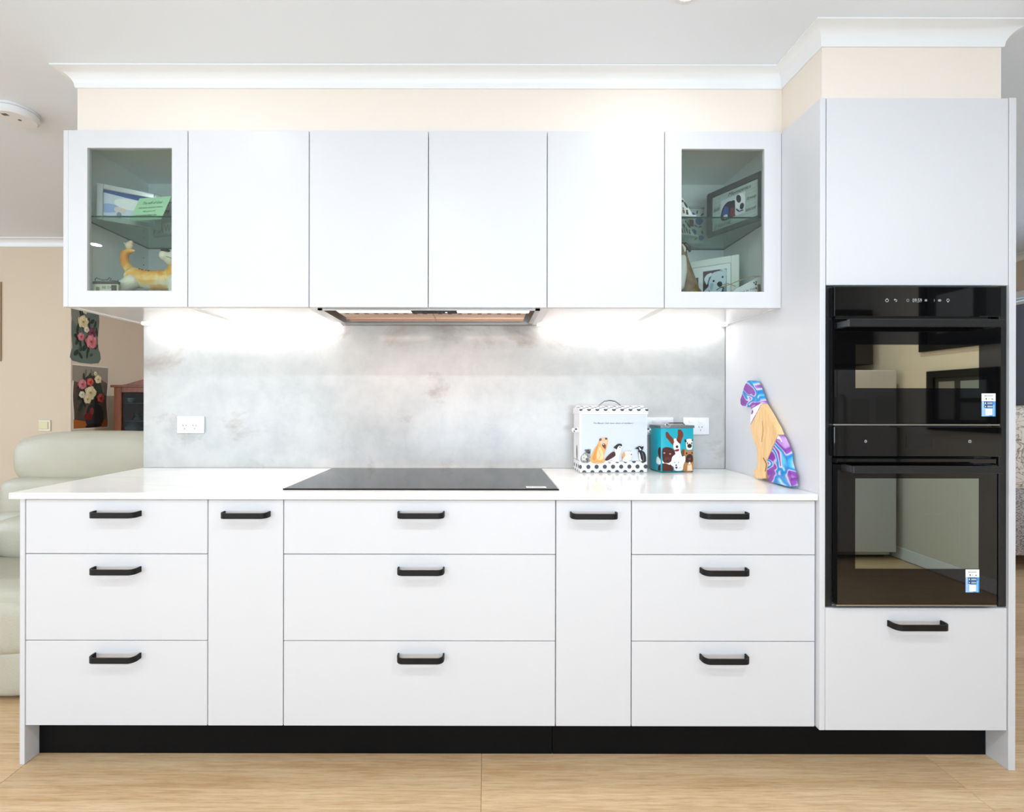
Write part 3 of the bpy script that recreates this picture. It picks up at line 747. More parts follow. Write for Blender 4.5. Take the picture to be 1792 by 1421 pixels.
for x in (690, 840, 995, 1155, 1325): d.poly([(x+38*math.cos(a*math.pi/10), 1172+38*math.sin(a*math.pi/10)) for a in range(11)], DOTG, up=False)
d.k += 1
d.text('The Biscuit Club never short of members !', 385, 472, 765, -32, '#34363c', .12)
# grey rough-coated pup
d.poly([(240, 950), (215, 960), (225, 1000), (160, 1060), (140, 1130), (165, 1190), (240, 1205), (310, 1190), (330, 1120), (335, 1030), (345, 960), (320, 940)], '#8d8c8a', 3)
d.ell(215, 1100, 50, 60, '#c9c6bd', 20, wob=.12).ell(265, 1150, 30, 40, '#5c5c5e', 0, wob=.15).ell(285, 985, 40, 38, '#4a4a4d', wob=.1).ell(305, 1010, 20, 18, '#23262a').ell(240, 960, 18, 12, '#55565a')
for k in range(14): a, b_ = 165+(k*37) % 150, 1040+(k*53) % 140; d.line([(a, b_), (a+14, b_+20)], 5, '#3a3b3e' if k % 2 else '#e3e0d8')
# large tan dog
d.poly([(500, 760), (470, 850), (400, 950), (340, 1080), (325, 1160), (380, 1205), (480, 1215), (580, 1195), (600, 1160), (580, 1080), (620, 960), (650, 850), (655, 760), (630, 728), (560, 730)], '#d9a468', 3)
d.poly([(480, 840), (400, 1000), (360, 1120), (420, 1150), (440, 1000)], '#c98b4a', 3).poly([(500, 900), (560, 1000), (570, 1120), (480, 1150), (450, 1050)], '#e6c492', 3)
d.ell(575, 800, 72, 66, '#e0b898', 0).ell(515, 765, 22, 28, '#7a4a36', 30).ell(622, 748, 24, 20, '#6d3f30', -20).ell(578, 868, 30, 34, '#5a2f28').ell(575, 856, 12, 10, '#e8d8cc').poly([(560, 900), (620, 860), (610, 950), (590, 930)], '#7b3b30')
d.line([(480, 960), (520, 1060), (470, 1140)], 5, '#a8713c').line([(370, 1190), (480, 1160), (580, 1190)], 6, '#b4804c').line([(540, 780), (600, 790)], 4, '#8a5a40')
# brown and white pup
d.poly([(780, 880), (840, 845), (910, 850), (920, 900), (905, 950), (890, 1020), (860, 1100), (870, 1180), (800, 1180), (640, 1190), (600, 1145), (650, 1080), (720, 1010), (790, 980)], '#eceae8', 3)
d.poly([(600, 1145), (640, 1080), (720, 1010), (780, 990), (800, 1060), (740, 1110), (640, 1160)], '#4a2724', 3).poly([(765, 910), (800, 870), (850, 842), (915, 850), (915, 895), (880, 880), (845, 900), (820, 950), (790, 930)], '#2c2a2e', 3)
d.ell(880, 905, 14, 10, '#15161a').line([(820, 1010), (840, 1090), (820, 1170)], 6, '#b3aeb6').line([(860, 960), (880, 930)], 5, '#6a6468').line([(650, 1180), (740, 1150)], 8, '#57525a')
# small pale kitten
d.poly([(925, 1040), (970, 1000), (1020, 985), (1060, 990), (1100, 980), (1105, 1060), (1090, 1130), (1040, 1180), (970, 1180), (920, 1140)], '#e4dfdc', 3)
d.poly([(925, 1040), (965, 1000), (985, 1060), (950, 1110), (920, 1130)], '#cf9a62', 3).line([(930, 1090), (922, 1150)], 9, '#8a5a3a').ell(1095, 1045, 12, 16, '#8a6658').line([(1000, 1020), (1050, 1040), (1040, 1100)], 5, '#b5a9a6').line([(1080, 985), (1100, 975)], 6, '#a08f8a')
# black and white pup looking left
d.poly([(1165, 935), (1210, 905), (1250, 885), (1290, 900), (1325, 890), (1320, 940), (1300, 970), (1350, 1010), (1375, 1090), (1370, 1180), (1310, 1195), (1270, 1160), (1240, 1080), (1225, 1000), (1230, 950)], '#222226', 3)
d.poly([(1235, 1000), (1260, 1040), (1275, 1120), (1300, 1170), (1265, 1160), (1245, 1090)], '#eceaea', 3).poly([(1240, 905), (1265, 930), (1285, 960), (1255, 960)], '#d8d4d2', 3).line([(1300, 1010), (1330, 1100), (1320, 1180)], 7, '#84848a').ell(1172, 936, 12, 8, '#8a8a8e')
d.build('front_print', t1, False, 'polka dot band, row of five painted pets and a line of lettering')
d = Decal((-.0002, TD, 0), (0, -1, 0), (0, 0, 1))
for k in range(3): d.ell(.018+k*.036, .027, .009, .009, DOTG, up=False)
for k in range(4): d.poly([(max(0, min(TD, k*.036+.009*math.cos(a*math.pi/8))), .003+.009*math.sin(a*math.pi/8)) for a in range(9)], DOTG, up=False)
d.rect(0, .052, TD, .0535, '#4a4c52'); d.ell(.06, .085, .010, .035, '#6a6a6c', 5); d.build('side_print', t1, False)

# ------------------------------------------------------------------ teal tin
t2 = thing('treat_tin', 'small teal tin printed with dog faces and a grey lid', 'tin', (.7714, 1.985, BZ), R(8))
W2, D2, H2 = .155, .098, .200
M().box(0, W2, 0, D2, .004, H2, .004, seg=2).build('body', TEAL, t2, False, True)
M().box(.001, W2-.001, .001, D2-.001, 0, .006, .002).build('base', mat('green_tin_base', (20, 110, 105), .35), t2, False)
l2 = M().box(-.003, W2+.003, -.003, D2+.003, H2-.004, H2+.008, .0025, seg=2).build('lid', TINRIM, t2, False, True)
M().tube([(.045, .03, H2+.008), (.045, .03, H2+.014), (.05, .035, H2+.017), (.125, .035, H2+.017), (.13, .03, H2+.008)], .0022, 8).build('wire_handle', BLACKT, l2, False, True)
M().tube([(.03+.012*math.cos(a*math.pi/8), -.0035-.001*math.sin(a*math.pi/8), H2+.009+.008*math.sin(a*math.pi/8)) for a in range(16)], .0015, 6, closed=True).build('wire_latch', CHROME, t2, False, True)
fm2 = lambda x, y: (.004+(x-378)/(1150-378)*(W2-.008), .006+(1345-y)/(1345-330)*(H2-.012))
d = Decal((0, -.0002, 0), (1, 0, 0), (0, 0, 1), fm2)
d.poly([(470, 440), (490, 405), (530, 420), (590, 500), (650, 560), (670, 640), (660, 720), (620, 700), (540, 600), (480, 530)], '#6e3524', 3)
d.poly([(770, 370), (810, 352), (860, 365), (905, 440), (905, 510), (870, 590), (840, 690), (790, 650), (740, 600), (770, 500)], '#6e3524', 3)
d.poly([(680, 570), (730, 575), (790, 640), (825, 720), (830, 800), (840, 900), (880, 1010), (900, 1100), (850, 1200), (680, 1200), (640, 1080), (700, 930), (690, 840), (660, 780), (665, 660)], '#eef1f4', 3)
d.poly([(730, 590), (775, 590), (840, 640), (820, 690), (770, 650)], '#5c2b1e', 3).ell(750, 762, 34, 34, '#3a2a28').poly([(690, 840), (790, 815), (805, 850), (760, 875), (700, 870)], '#8a1f2c', 3).ell(665, 640, 12, 40, '#8a3a3a')
d.poly([(975, 620), (1010, 582), (1110, 582), (1140, 640), (1135, 740), (1120, 830), (1000, 830), (975, 740)], '#e8e2d2', 3).ell(1062, 745, 58, 52, '#2d2426').ell(1005, 682, 18, 26, '#4a4040').ell(1115, 682, 16, 26, '#4a4040').ell(962, 625, 24, 38, '#2a2226', -25).ell(1128, 610, 14, 26, '#2a2226')
d.poly([(850, 870), (900, 820), (960, 830), (1010, 860), (1110, 850), (1148, 880), (1148, 1335), (880, 1335), (900, 1200), (960, 1100), (930, 960), (895, 1010), (860, 940)], '#a8784a', 3)
d.poly([(850, 870), (900, 825), (935, 850), (915, 1000), (885, 1005), (860, 940)], '#6a4528', 3).poly([(960, 1100), (985, 985), (1050, 940), (1120, 960), (1148, 1050), (1130, 1140), (1060, 1130), (990, 1150)], '#3a2624', 3).ell(1060, 1060, 40, 28, '#6a3c38').ell(985, 920, 22, 22, '#2c1e1c').ell(1120, 915, 18, 20, '#2c1e1c').poly([(1000, 1340), (1010, 1200), (1060, 1120), (1110, 1200), (1130, 1340)], '#e4cfae', 0).line([(1000, 1190), (1050, 1205), (1090, 1185)], 10, '#6a5040')
d.poly([(380, 850), (420, 785), (520, 770), (640, 810), (695, 900), (700, 940), (650, 970), (620, 1040), (590, 1120), (510, 1150), (440, 1150), (390, 1080)], '#4a2420', 3).ell(428, 905, 22, 14, '#d8a890').ell(572, 930, 22, 14, '#d8a890').ell(500, 1060, 70, 60, '#5e3028').ell(505, 1090, 30, 22, '#3a1a18')
d.poly([(380, 1150), (480, 1160), (590, 1185), (650, 1260), (650, 1335), (380, 1335)], '#54281f').poly([(380, 1080), (420, 1140), (540, 1150), (620, 1090), (640, 1130), (560, 1190), (460, 1150), (380, 1150)], '#f4f2ea')
d.poly([(620, 1010), (680, 960), (720, 980), (800, 960), (850, 1010), (930, 980), (950, 1080), (900, 1200), (870, 1325), (690, 1325), (660, 1240), (590, 1190), (600, 1120)], '#dfe9f2', 3).ell(680, 1135, 12, 12, '#20242a').ell(778, 1135, 12, 12, '#20242a').ell(720, 1200, 22, 16, '#1c1e22').poly([(695, 1240), (750, 1235), (745, 1275), (715, 1285)], '#7a2034', 3).line([(780, 1280), (835, 1245)], 8, '#5a5a66').line([(800, 980), (805, 1030)], 8, '#8a8a96')
d.build('front_print', t2, False, 'painted dog faces on teal')
d = Decal((-.0002, D2, 0), (0, -1, 0), (0, 0, 1))
d.poly([(D2-.004, .11), (D2-.022, .105), (D2-.026, .085), (D2-.016, .068), (D2-.004, .06)], '#4a2420', 3).poly([(D2-.004, .055), (D2-.03, .068), (D2-.04, .05), (D2-.034, .036), (D2-.004, .038)], '#eef0ea', 3).poly([(D2-.004, .036), (D2-.022, .028), (D2-.026, .008), (D2-.004, .008)], '#4a2420')
d.build('side_print', t2, False)

# ------------------------------------------------------------------ timber and resin dog
XF = 1.088
def DG(x, y):
    px, py = 1285+x/6.767, 650+y/6.767; Y = XF*F/(px-850); return (XF, Y, max(BZ+.0004, PZ(py, Y)))
dg = thing('dog_ornament', 'flat sitting dog ornament of timber and purple blue resin on the benchtop', 'ornament', (1.1, 1.76, BZ))
def cut(pts, name, m, lab=None):
    o = M().prism([DG(*p) for p in pts], (.024, 0, 0), bev=.0015).build(name, m, dg, smooth=True)
    if lab: o['label'] = lab
head = [(225, 112), (190, 98), (152, 108), (118, 165), (96, 240), (88, 275), (69, 325), (72, 382), (100, 412), (150, 418), (182, 395), (200, 440), (196, 520), (190, 628), (325, 372), (296, 290), (262, 190)]
cut(head, 'head', RESIN, 'purple, blue and white swirled resin head')
cut([(190, 630), (325, 374), (385, 470), (440, 570), (490, 660), (520, 740), (385, 1048), (398, 1095), (383, 1150), (368, 1262), (300, 1268), (238, 1255), (226, 1165), (266, 1138), (277, 1050), (265, 895), (230, 820), (207, 730)], 'body', PINE, 'pale wood body')
cut([(522, 744), (387, 1052), (401, 1098), (388, 1155), (394, 1225), (412, 1302), (540, 1330), (650, 1362), (684, 1345), (668, 1290), (684, 1250), (645, 1150), (622, 1060), (616, 960), (588, 880), (548, 790)], 'haunch', RESIN, 'purple and blue resin hind leg')
d = Decal((XF-.0003, 0, 0), (0, -1, 0), (0, 0, 1), lambda x, y: (-DG(x, y)[1], DG(x, y)[2]))
d.poly([(190, 620), (196, 455), (215, 430), (318, 372), (322, 380)], '#e4dfe8').poly([(200, 500), (215, 440), (228, 470), (215, 500)], '#7a3f96')
d.poly([(522, 750), (505, 790), (545, 800), (560, 830), (572, 830), (545, 770)], '#e8e4ee')
d.line([(335, 580), (345, 700), (325, 830)], 6, '#b98850'); d.line([(345, 1015), (385, 1090), (370, 1180)], 9, '#7d5a35')
d.build('resin_edge', dg)['kind'] = 'stuff'

# ------------------------------------------------------------------ things behind the left glass door
def panel_thing(name, label, cat, p0, p1, z, h, depth, lean=0, group=None):
    rz = math.atan2(p1[1]-p0[1], p1[0]-p0[0]); wd = math.hypot(p1[0]-p0[0], p1[1]-p0[1])
    return thing(name, label, cat, (p0[0], p0[1], z+depth*math.sin(lean)+.0004), rz, group, -lean), wd
SZ = 1.9483; FZ = 1.6103
f1, W = panel_thing('photo_frame', 'silver frame with blue sky picture on the left glass shelf', 'picture frame', (-1.535, 1.775), (-1.358, 1.885), SZ, .15, .015, .06)
Hh = .150
M().frame(0, W, 0, Hh, .022, 0, .014, .002).build('frame', mat('silver_frame', (205, 210, 214), .25, .7), f1, False)
M().box(.02, W-.02, .008, .012, .02, Hh-.02).build('backing', WHITE_PL, f1, False)
d = Decal((.022, .0078, .022), (1, 0, 0), (0, 0, 1), lambda a, b: (a*(W-.044), b*(Hh-.044)))
d.rect(0, 0, 1, 1, '#dfe8f6').poly([(0, 1), (1, 1), (1, .70), (.8, .82), (.5, .84), (0, .90)], '#4566a4', 0).poly([(.82, .8), (1, .74), (1, .45), (.9, .5)], '#3f63b8').poly([(0, .15), (.2, .2), (.35, .36), (.2, .5), (0, .45)], '#a9bff0', 3).ell(.32, .32, .12, .13, '#f0dcd8').ell(.3, .12, .05, .12, '#8d97b4').ell(.68, .62, .12, .2, '#f4e4e2').ell(.5, .6, .3, .22, '#ffffff')
d.build('picture', f1, False)
f2, W = panel_thing('note_card', 'pale green verse card leaning on the left glass shelf', 'card', (-1.418, 1.793), (-1.275, 1.772), SZ, .1, .002, .0)
shx = .012
M().prism([(0, 0, 0), (W, 0, 0), (W+shx, .034, .105), (shx, .034, .105)], (0, .0015, 0)).build('card', pm('#b9e6bd'), f2, False)
vv = Vector((shx, .034, .105)).normalized(); d = Decal((0, -.0004, .0), (1, 0, 0), vv)
d.text('The will of God', .028, .078, .088, .013, '#2c3a34', .3).text('will never lead you where', .018, .058, .108, .008, '#44584c').text('the grace of', .045, .040, .055, .008, '#44584c').text('God cannot keep you.', .018, .020, .098, .010, '#2c3a34', .25)
d.build('lettering', f2, False)
f3, W = panel_thing('word_sign', 'grey word block sign at the back of the left glass shelf', 'sign', (-1.448, 1.958), (-1.258, 1.915), SZ, .17, .02)
M().box(0, W, 0, .02, 0, .165, .002).build('board', pm('#b4bec0'), f3, False)
d = Decal((0, -.0002, 0), (1, 0, 0), (0, 0, 1))
d.text('THE', .05, .125, .085, .026, '#1e2426').text('joy of a', .055, .095, .09, .018, '#1e2426', .2).text('loved', .050, .064, .085, .018, '#dde4e4')
d.rect(.062, .008, .104, .052, '#dfe8ea').text('P', .010, .012, .022, .034, '#3c4648').text('A', .036, .012, .024, .034, '#3c4648').text('W', .066, .014, .034, .032, '#20282a').text('S', .112, .012, .022, .034, '#3c4648')
d.build('lettering', f3, False)
def CL(x, y, Y): px, py = 140+x/9.47, 370+y/9.47; return (PX(px, Y), Y, PZ(py, Y))
YD2 = 1.83
dd = thing('dog_figurine', 'orange and cream ceramic dog with a bird perched on its raised tail', 'figurine', (CL(1150, 0, YD2)[0], YD2, FZ))
k_ = 1/9.47*YD2/F
b = M(); b.limb([CL(920, 1110, YD2), CL(1200, 1150, YD2), CL(1560, 1150, YD2)], [165*k_, 160*k_, 175*k_])
b.limb([CL(880, 1050, YD2), CL(770, 920, YD2), CL(725, 800, YD2), CL(740, 710, YD2), CL(800, 668, YD2), CL(895, 662, YD2)], [95*k_, 70*k_, 62*k_, 58*k_, 45*k_, 20*k_])
b.limb([CL(1560, 1080, YD2), CL(1640, 900, YD2), CL(1680, 760, YD2)], [150*k_, 120*k_, 130*k_])
bo = blob(b, 'body', GINGER, dd, .0022, it=8)
for x, y2, yy in ((860, 640, YD2-.03), (900, 800, YD2+.03), (1560, 1600, YD2-.03), (1600, 1700, YD2+.03)):
    b = M().limb([CL(x, 1170, yy), CL(y2 if x < 1000 else x, 1290, yy), (CL(y2, 0, yy)[0], yy-.004, FZ+66*k_)], [110*k_, 85*k_, 60*k_])
    blob(b, 'leg', CREAMG, dd, .0022, it=8)
mz = M().limb([CL(1400, 740, YD2-.05), CL(1520, 790, YD2-.03), CL(1660, 780, YD2-.012)], [80*k_, 120*k_, 170*k_])
mo = blob(mz, 'muzzle', CREAMG, dd, .002)
M().ball(CL(1410, 660, YD2-.052), 62*k_, (1.1, 1, .62)).build('nose', mat('glossy_black', (14, 14, 16), .1), mo, smooth=True)
pts = [CL(1385+k*25, 748+k*9-10*math.sin(k*.5), YD2-.05-.0085+k*.0002-.006*math.sin(k/8*3.1)) for k in range(9)]
M().tube(pts, .0011, 6).build('mouth_line', SLOT, mo)
M().limb([CL(1760, 700, YD2-.03), CL(1780, 860, YD2-.034)], [60*k_, 40*k_]).build('ear', mat('brown_glaze', (150, 84, 34), .3), bo, smooth=True)
s = M()
for k in range(26):
    x = 960+k*21; s.ball(CL(x, 962+(k*47) % 45+(x-960)*.07, YD2-.01-((k*13) % 5)*.004), (8+(k*5) % 9)*k_, (1, 1, .6), u=8, v=6)
s.build('speckles', mat('navy_speckle', (40, 44, 66), .4), bo, smooth=True)['kind'] = 'stuff'
bd = M().ball(CL(815, 580, YD2), 62*k_, (1, .9, 1.05)).ball(CL(845, 525, YD2), 34*k_).limb([CL(780, 570, YD2), CL(725, 530, YD2)], [30*k_, 12*k_])
blob(bd, 'bird', mat('pink_cream_glaze', (232, 208, 180), .3), dd, .0016, it=4)
f4, W = panel_thing('easel_sign', 'small cream sign hanging from black curled wire in the left glass cabinet', 'sign', (-1.522, 1.750), (-1.430, 1.754), FZ, .1, .01)
M().box(0, W, 0, .008, .0, .078, .001).build('board', pm('#cfc9ae'), f4, False)
M().box(-.002, W+.002, -.002, .010, .078, .088, .001).build('top_bar', pm('#4a4034'), f4, False)
d = Decal((0, -.0002, 0), (1, 0, 0), (0, 0, 1))
d.text('BE DOG', .034, .060, .052, .010, '#33302a').text('AND IS', .040, .044, .042, .009, '#33302a').text('KINDNESS', .030, .028, .058, .009, '#33302a').rect(.010, .030, .024, .066, '#8a8460').rect(W-.024, .0, W-.004, .074, '#4c483c')
d.build('lettering', f4, False)
wp_ = [(.004, .004, .088), (.004, .004, .098), (.010, .004, .103), (.016, .004, .099), (.03, .004, .094), (.050, .004, .095), (.058, .004, .104), (.064, .004, .099), (.058, .004, .093), (.085, .004, .090), (W-.004, .004, .088), (W-.002, .004, .096)]
M().tube(wp_, .0013, 6).build('wire', BLACKM, f4, False, True)
f5, W = panel_thing('photo_frame', 'white upright frame half hidden behind the orange dog figurine', 'picture frame', (-1.462, 2.03), (-1.33, 2.06), FZ, .2, .012)
M().frame(0, W, 0, .135, .016, 0, .012, .001).build('frame', WHITE_PL, f5, False); M().box(.014, W-.014, .006, .010, .014, .121).build('picture', pm('#c6d4d8'), f5, False)

# ------------------------------------------------------------------ things behind the right glass door
g1, W = panel_thing('photo_frame', 'dark grey scalloped frame with two dog portraits on the right glass shelf', 'picture frame', (.962, 1.962), (1.076, 1.756), SZ, .19, .012)
Hh = .186
M().frame(0, W, 0, Hh, .020, 0, .012, .001).build('frame', SLATE, g1, False)
sc = M()
for k in range(26): sc.cyl((W*(k+.5)/26, .002, Hh), (W*(k+.5)/26, .010, Hh), .0052, seg=10)
for k in range(20):
    for x in (0, W): sc.cyl((x, .002, .006+(Hh-.006)*(k+.5)/20), (x, .010, .006+(Hh-.006)*(k+.5)/20), .0052, seg=10)
sc.build('scalloped_edge', SLATE, g1, False)['kind'] = 'stuff'
M().box(.018, W-.018, .006, .010, .018, Hh-.018).build('backing', pm('#b9c4c0'), g1, False)
d = Decal((.02, .0058, .02), (1, 0, 0), (0, 0, 1), lambda a, b: (a*(W-.04), b*(Hh-.04)))
for k in range(9): d.rect(.04, .06+k*.105, .96, .068+k*.105, '#9aa8a6')
d.text('Memories', .36, .84, .5, .11, '#49504e', .4).text('love', .76, .52, .2, .10, '#49504e', .4).text('Home', .06, .06, .36, .12, '#49504e', .4).text('Rescue', .70, .22, .26, .11, '#49504e', .4).text('faith', .03, .55, .14, .12, '#49504e', .4)
d.rect(.20, .22, .74, .80, '#d7dbe4').poly([(.22, .22), (.22, .50), (.30, .66), (.40, .70), (.50, .62), (.52, .40), (.48, .22)], '#3a3444', 3).poly([(.24, .34), (.28, .58), (.36, .56), (.38, .40), (.32, .26)], '#3c5d9c', 3).poly([(.40, .22), (.42, .5), (.50, .46), (.53, .22)], '#7a4048').ell(.31, .30, .05, .06, '#d8dce6').ell(.50, .60, .035, .09, '#262430', 20)
d.ell(.63, .58, .11, .22, '#eceef2').ell(.60, .66, .05, .12, '#3e4048', 10).ell(.67, .42, .045, .09, '#3a3a42').line([(.55, .40), (.61, .30), (.70, .30)], .03, '#40424a')
d.build('picture', g1, False)
g2 = thing('flower_tin', 'white canister with blue roses at the back of the right glass shelf', 'canister', (.946, 2.058, SZ), R(4))
M().box(-.036, .036, -.028, .028, 0, .158, .003).build('body', pm('#c9ced0'), g2, False); M().box(-.038, .038, -.030, .030, .158, .168, .003).build('lid', pm('#a9b0b4'), g2, False)
d = Decal((-.036, -.0283, 0), (1, 0, 0), (0, 0, 1))
for x, y, r_ in ((.046, .10, .017), (.018, .128, .010), (.02, .05, .014), (.055, .025, .012)): d.ell(x, y, r_, r_, '#33559a', wob=.08).ell(x, y, r_*.6, r_*.55, '#5577b8', wob=.1).ell(x+.001, y, r_*.3, r_*.25, '#27447f')
for x, y, a in ((.05, .075, 10), (.03, .078, -30), (.06, .13, 40), (.036, .14, 80), (.01, .10, 60), (.06, .05, 100), (.03, .02, 30), (.012, .03, 120)): d.ell(x, y, .009, .0035, '#46525a', a)
d.rect(.0, .075, .02, .105, '#5a3038'); d.build('rose_print', g2, False)
for (p0, p1, lb, nd) in (((.735, 1.752), (.806, 1.757), 'white easel plaque with dog print at the front of the right glass shelf', 0), ((.800, 1.930), (.908, 1.965), 'white easel plaque with dog print behind another on the right glass shelf', 1)):
    g, W = panel_thing('easel_plaque', lb, 'plaque', p0, p1, SZ, .1, .03, 0, 'white easel plaques on the right glass shelf')
    M().box(-.002, W+.003, -.018, .012, .0, .007, .001).build('ledge', WHITE_PL, g, False)
    pb = M().prism([(0, -.004, .007), (W, -.004, .007), (W-.030, .022, .088), (0, .022, .088)], (0, .005, 0)).build('board', pm('#e9e8e2'), g, False)
    d = Decal((0, -.0044, .007), (1, 0, 0), (0, .026, .081))
    for k in range(int(W/.0155)): x = .008+k*.013; d.ell(x, .013+(k % 3)*.004, .0042, .010+(k % 2)*.004, ['#4a3630', '#6a6664', '#80604a'][k % 3]).ell(x+.001, .026+(k % 3)*.005, .0034, .0034, ['#2e2624', '#50504e', '#6a4c3a'][k % 3])
    d.ell(W-.024, .052, .004, .016, '#303236', 18).ell(W-.034, .070, .004, .006, '#454040').ell(W-.05, .045, .006, .01, '#6a4038'); d.build('dog_print', g, False)
def CRr(x, y, Y): px, py = 1180+x/10.86, 400+y/10.86; return (PX(px, Y), Y, PZ(py, Y))
YB = 1.84; k_ = 1/10.86*YB/F
bx = thing('boxer_figurine', 'brown and white sitting dog figurine in the right glass cabinet', 'figurine', (CRr(230, 0, YB)[0], YB, FZ))
b = M(); b.limb([CRr(120, 380, YB), CRr(160, 560, YB), CRr(200, 800, YB), CRr(270, 1150, YB), CRr(290, 1312, YB)], [95*k_, 85*k_, 130*k_, 180*k_, 190*k_])
b.limb([CRr(110, 360, YB), CRr(-20, 420, YB)], [105*k_, 70*k_]); b.limb([CRr(360, 1250, YB-.02), CRr(330, 1405, YB-.025)], [150*k_, 90*k_]); b.limb([CRr(380, 1440, YB-.01), CRr(540, 1490, YB)], [60*k_, 30*k_])
b.limb([CRr(60, 850, YB-.015), CRr(40, 1200, YB-.02), (CRr(20, 0, YB)[0], YB-.022, FZ+56*k_)], [80*k_, 60*k_, 50*k_])
bo = blob(b, 'body', BRINDLE, bx, .0022, it=6)
c_ = M().limb([CRr(150, 560, YB-.012), CRr(130, 800, YB-.018), CRr(90, 1080, YB-.02)], [70*k_, 105*k_, 95*k_]); blob(c_, 'chest', mat('white_glaze', (224, 222, 216), .3), bx, .002)
M().tube([(CRr(145, 430, YB)[0]+.0145*math.cos(a*math.pi/10), YB+.0165*math.sin(a*math.pi/10), CRr(0, 450, YB)[2]-.006*math.cos(a*math.pi/10)) for a in range(20)], .0035, 8, closed=True).build('collar', mat('black_collar', (24, 24, 28), .4), bx, smooth=True)
M().limb([CRr(200, 300, YB-.016), CRr(265, 350, YB-.02), CRr(290, 420, YB-.02)], [45*k_, 40*k_, 22*k_]).build('ear', mat('dark_brown_glaze', (62, 44, 26), .35), bo, smooth=True)
M().limb([CRr(150, 310, YB-.018), CRr(190, 370, YB-.02), CRr(195, 420, YB-.019)], [22*k_, 26*k_, 18*k_]).build('white_stripe', mat('white_stripe_glaze', (235, 233, 228), .3), bo, smooth=True)
g4, W = panel_thing('photo_frame', 'white wooden frame with white dog portrait at the bottom of the right glass cabinet', 'picture frame', (.862, 1.995), (1.050, 1.872), FZ, .25, .014)
Hh = .238
M().frame(0, W, 0, Hh, .030, 0, .014, .002).build('frame', pm('#dfe2dc'), g4, False); M().box(.028, W-.028, .006, .011, .028, Hh-.028).build('mount', pm('#e6e8e6'), g4, False)
d = Decal((0, .0058, 0), (1, 0, 0), (0, 0, 1))
ax0, ax1, az0, az1 = W-.137, W-.046, .055, .188
fq = lambda x, y: (ax0+(x-535)/(980-535)*(ax1-ax0), az1-(y-760)/(1260-760)*(az1-az0)); d.f = fq
d.poly([(535, 760), (980, 760), (980, 1260), (535, 1260)], '#4f3a40').poly([(900, 760), (980, 760), (980, 1260), (900, 1260)], '#8fa3ac')
d.poly([(640, 900), (700, 820), (780, 790), (880, 790), (940, 840), (970, 930), (950, 1010), (900, 1080), (960, 1180), (975, 1258), (540, 1258), (540, 1100), (640, 1010)], '#cdd8de', 3)
d.poly([(560, 880), (610, 820), (700, 800), (690, 850), (640, 900), (610, 980), (580, 940)], '#dbe3e8', 3).poly([(850, 775), (910, 760), (970, 790), (975, 880), (940, 860), (900, 790)], '#c9d4da', 3).poly([(650, 870), (700, 840), (640, 960), (615, 985)], '#566a78').poly([(640, 1060), (700, 1130), (800, 1170), (880, 1120), (900, 1070), (930, 1060), (900, 1180), (780, 1240), (690, 1180)], '#3f5364', 2)
d.poly([(800, 985), (840, 955), (890, 970), (895, 1020), (850, 1045), (815, 1020)], '#2c3840', 3).ell(738, 935, 22, 18, '#2c3a44').ell(905, 890, 18, 18, '#2c3a44').line([(790, 1090), (850, 1055), (920, 1055)], 14, '#3a4a58').poly([(690, 960), (740, 985), (700, 1090), (670, 1050)], '#a9bac6', 2)
d.f = lambda x, y: (x, y); d.rect(.030, .10, W-.155, .165, '#3c4448'); d.ell(.038, .13, .006, .012, '#b8c0c4')
d.build('picture', g4, False)
g5, W = panel_thing('hanging_plaque', 'white lettered plaque with twine loop at the right of the right glass cabinet', 'plaque', (.965, 1.800), (1.092, 1.765), FZ, .12, .01, .12)
M().prism([(a, 0, b_) for a, b_ in [(0, 0), (W, 0), (W, .100), (W-.012, .125), (W-.03, .112), (.03, .075), (.012, .055), (0, .03)]], (0, .008, 0), bev=.001).build('board', pm('#dcdcd8'), g5, False)
d = Decal((0, -.0002, 0), (1, .0, .28), (-.28, 0, 1))
d.text('My dog is my', .030, .040, .085, .010, '#3c3c40', .2).text('happy place', .030, .022, .080, .010, '#3c3c40', .2).text('always home', .034, .005, .08, .010, '#3c3c40', .2).ell(.122, .058, .004, .004, '#3c3c40').ell(.118, .066, .003, .003, '#3c3c40').ell(.126, .066, .003, .003, '#3c3c40').ell(.026, .052, .003, .005, '#3c3c40').ell(.118, .042, .003, .004, '#3c3c40')
d.build('lettering', g5, False)
tp = [(.03, -.002, .085), (.0, -.004, .098), (-.018, -.005, .093), (-.024, -.005, .086), (-.012, -.004, .086), (.02, -.003, .098), (.055, -.002, .112), (.09, -.002, .122), (.118, -.001, .120)]
M().tube([(a, b_, c2) for a, b_, c2 in tp], .0016, 6).build('twine', mat('jute', (176, 146, 100), .9), g5, False, True)
M().cyl((W-.022, -.005, .0), (W-.020, -.005, .085), .0045).build('twig', mat('twig_brown', (124, 88, 66), .8), g5, False, True)

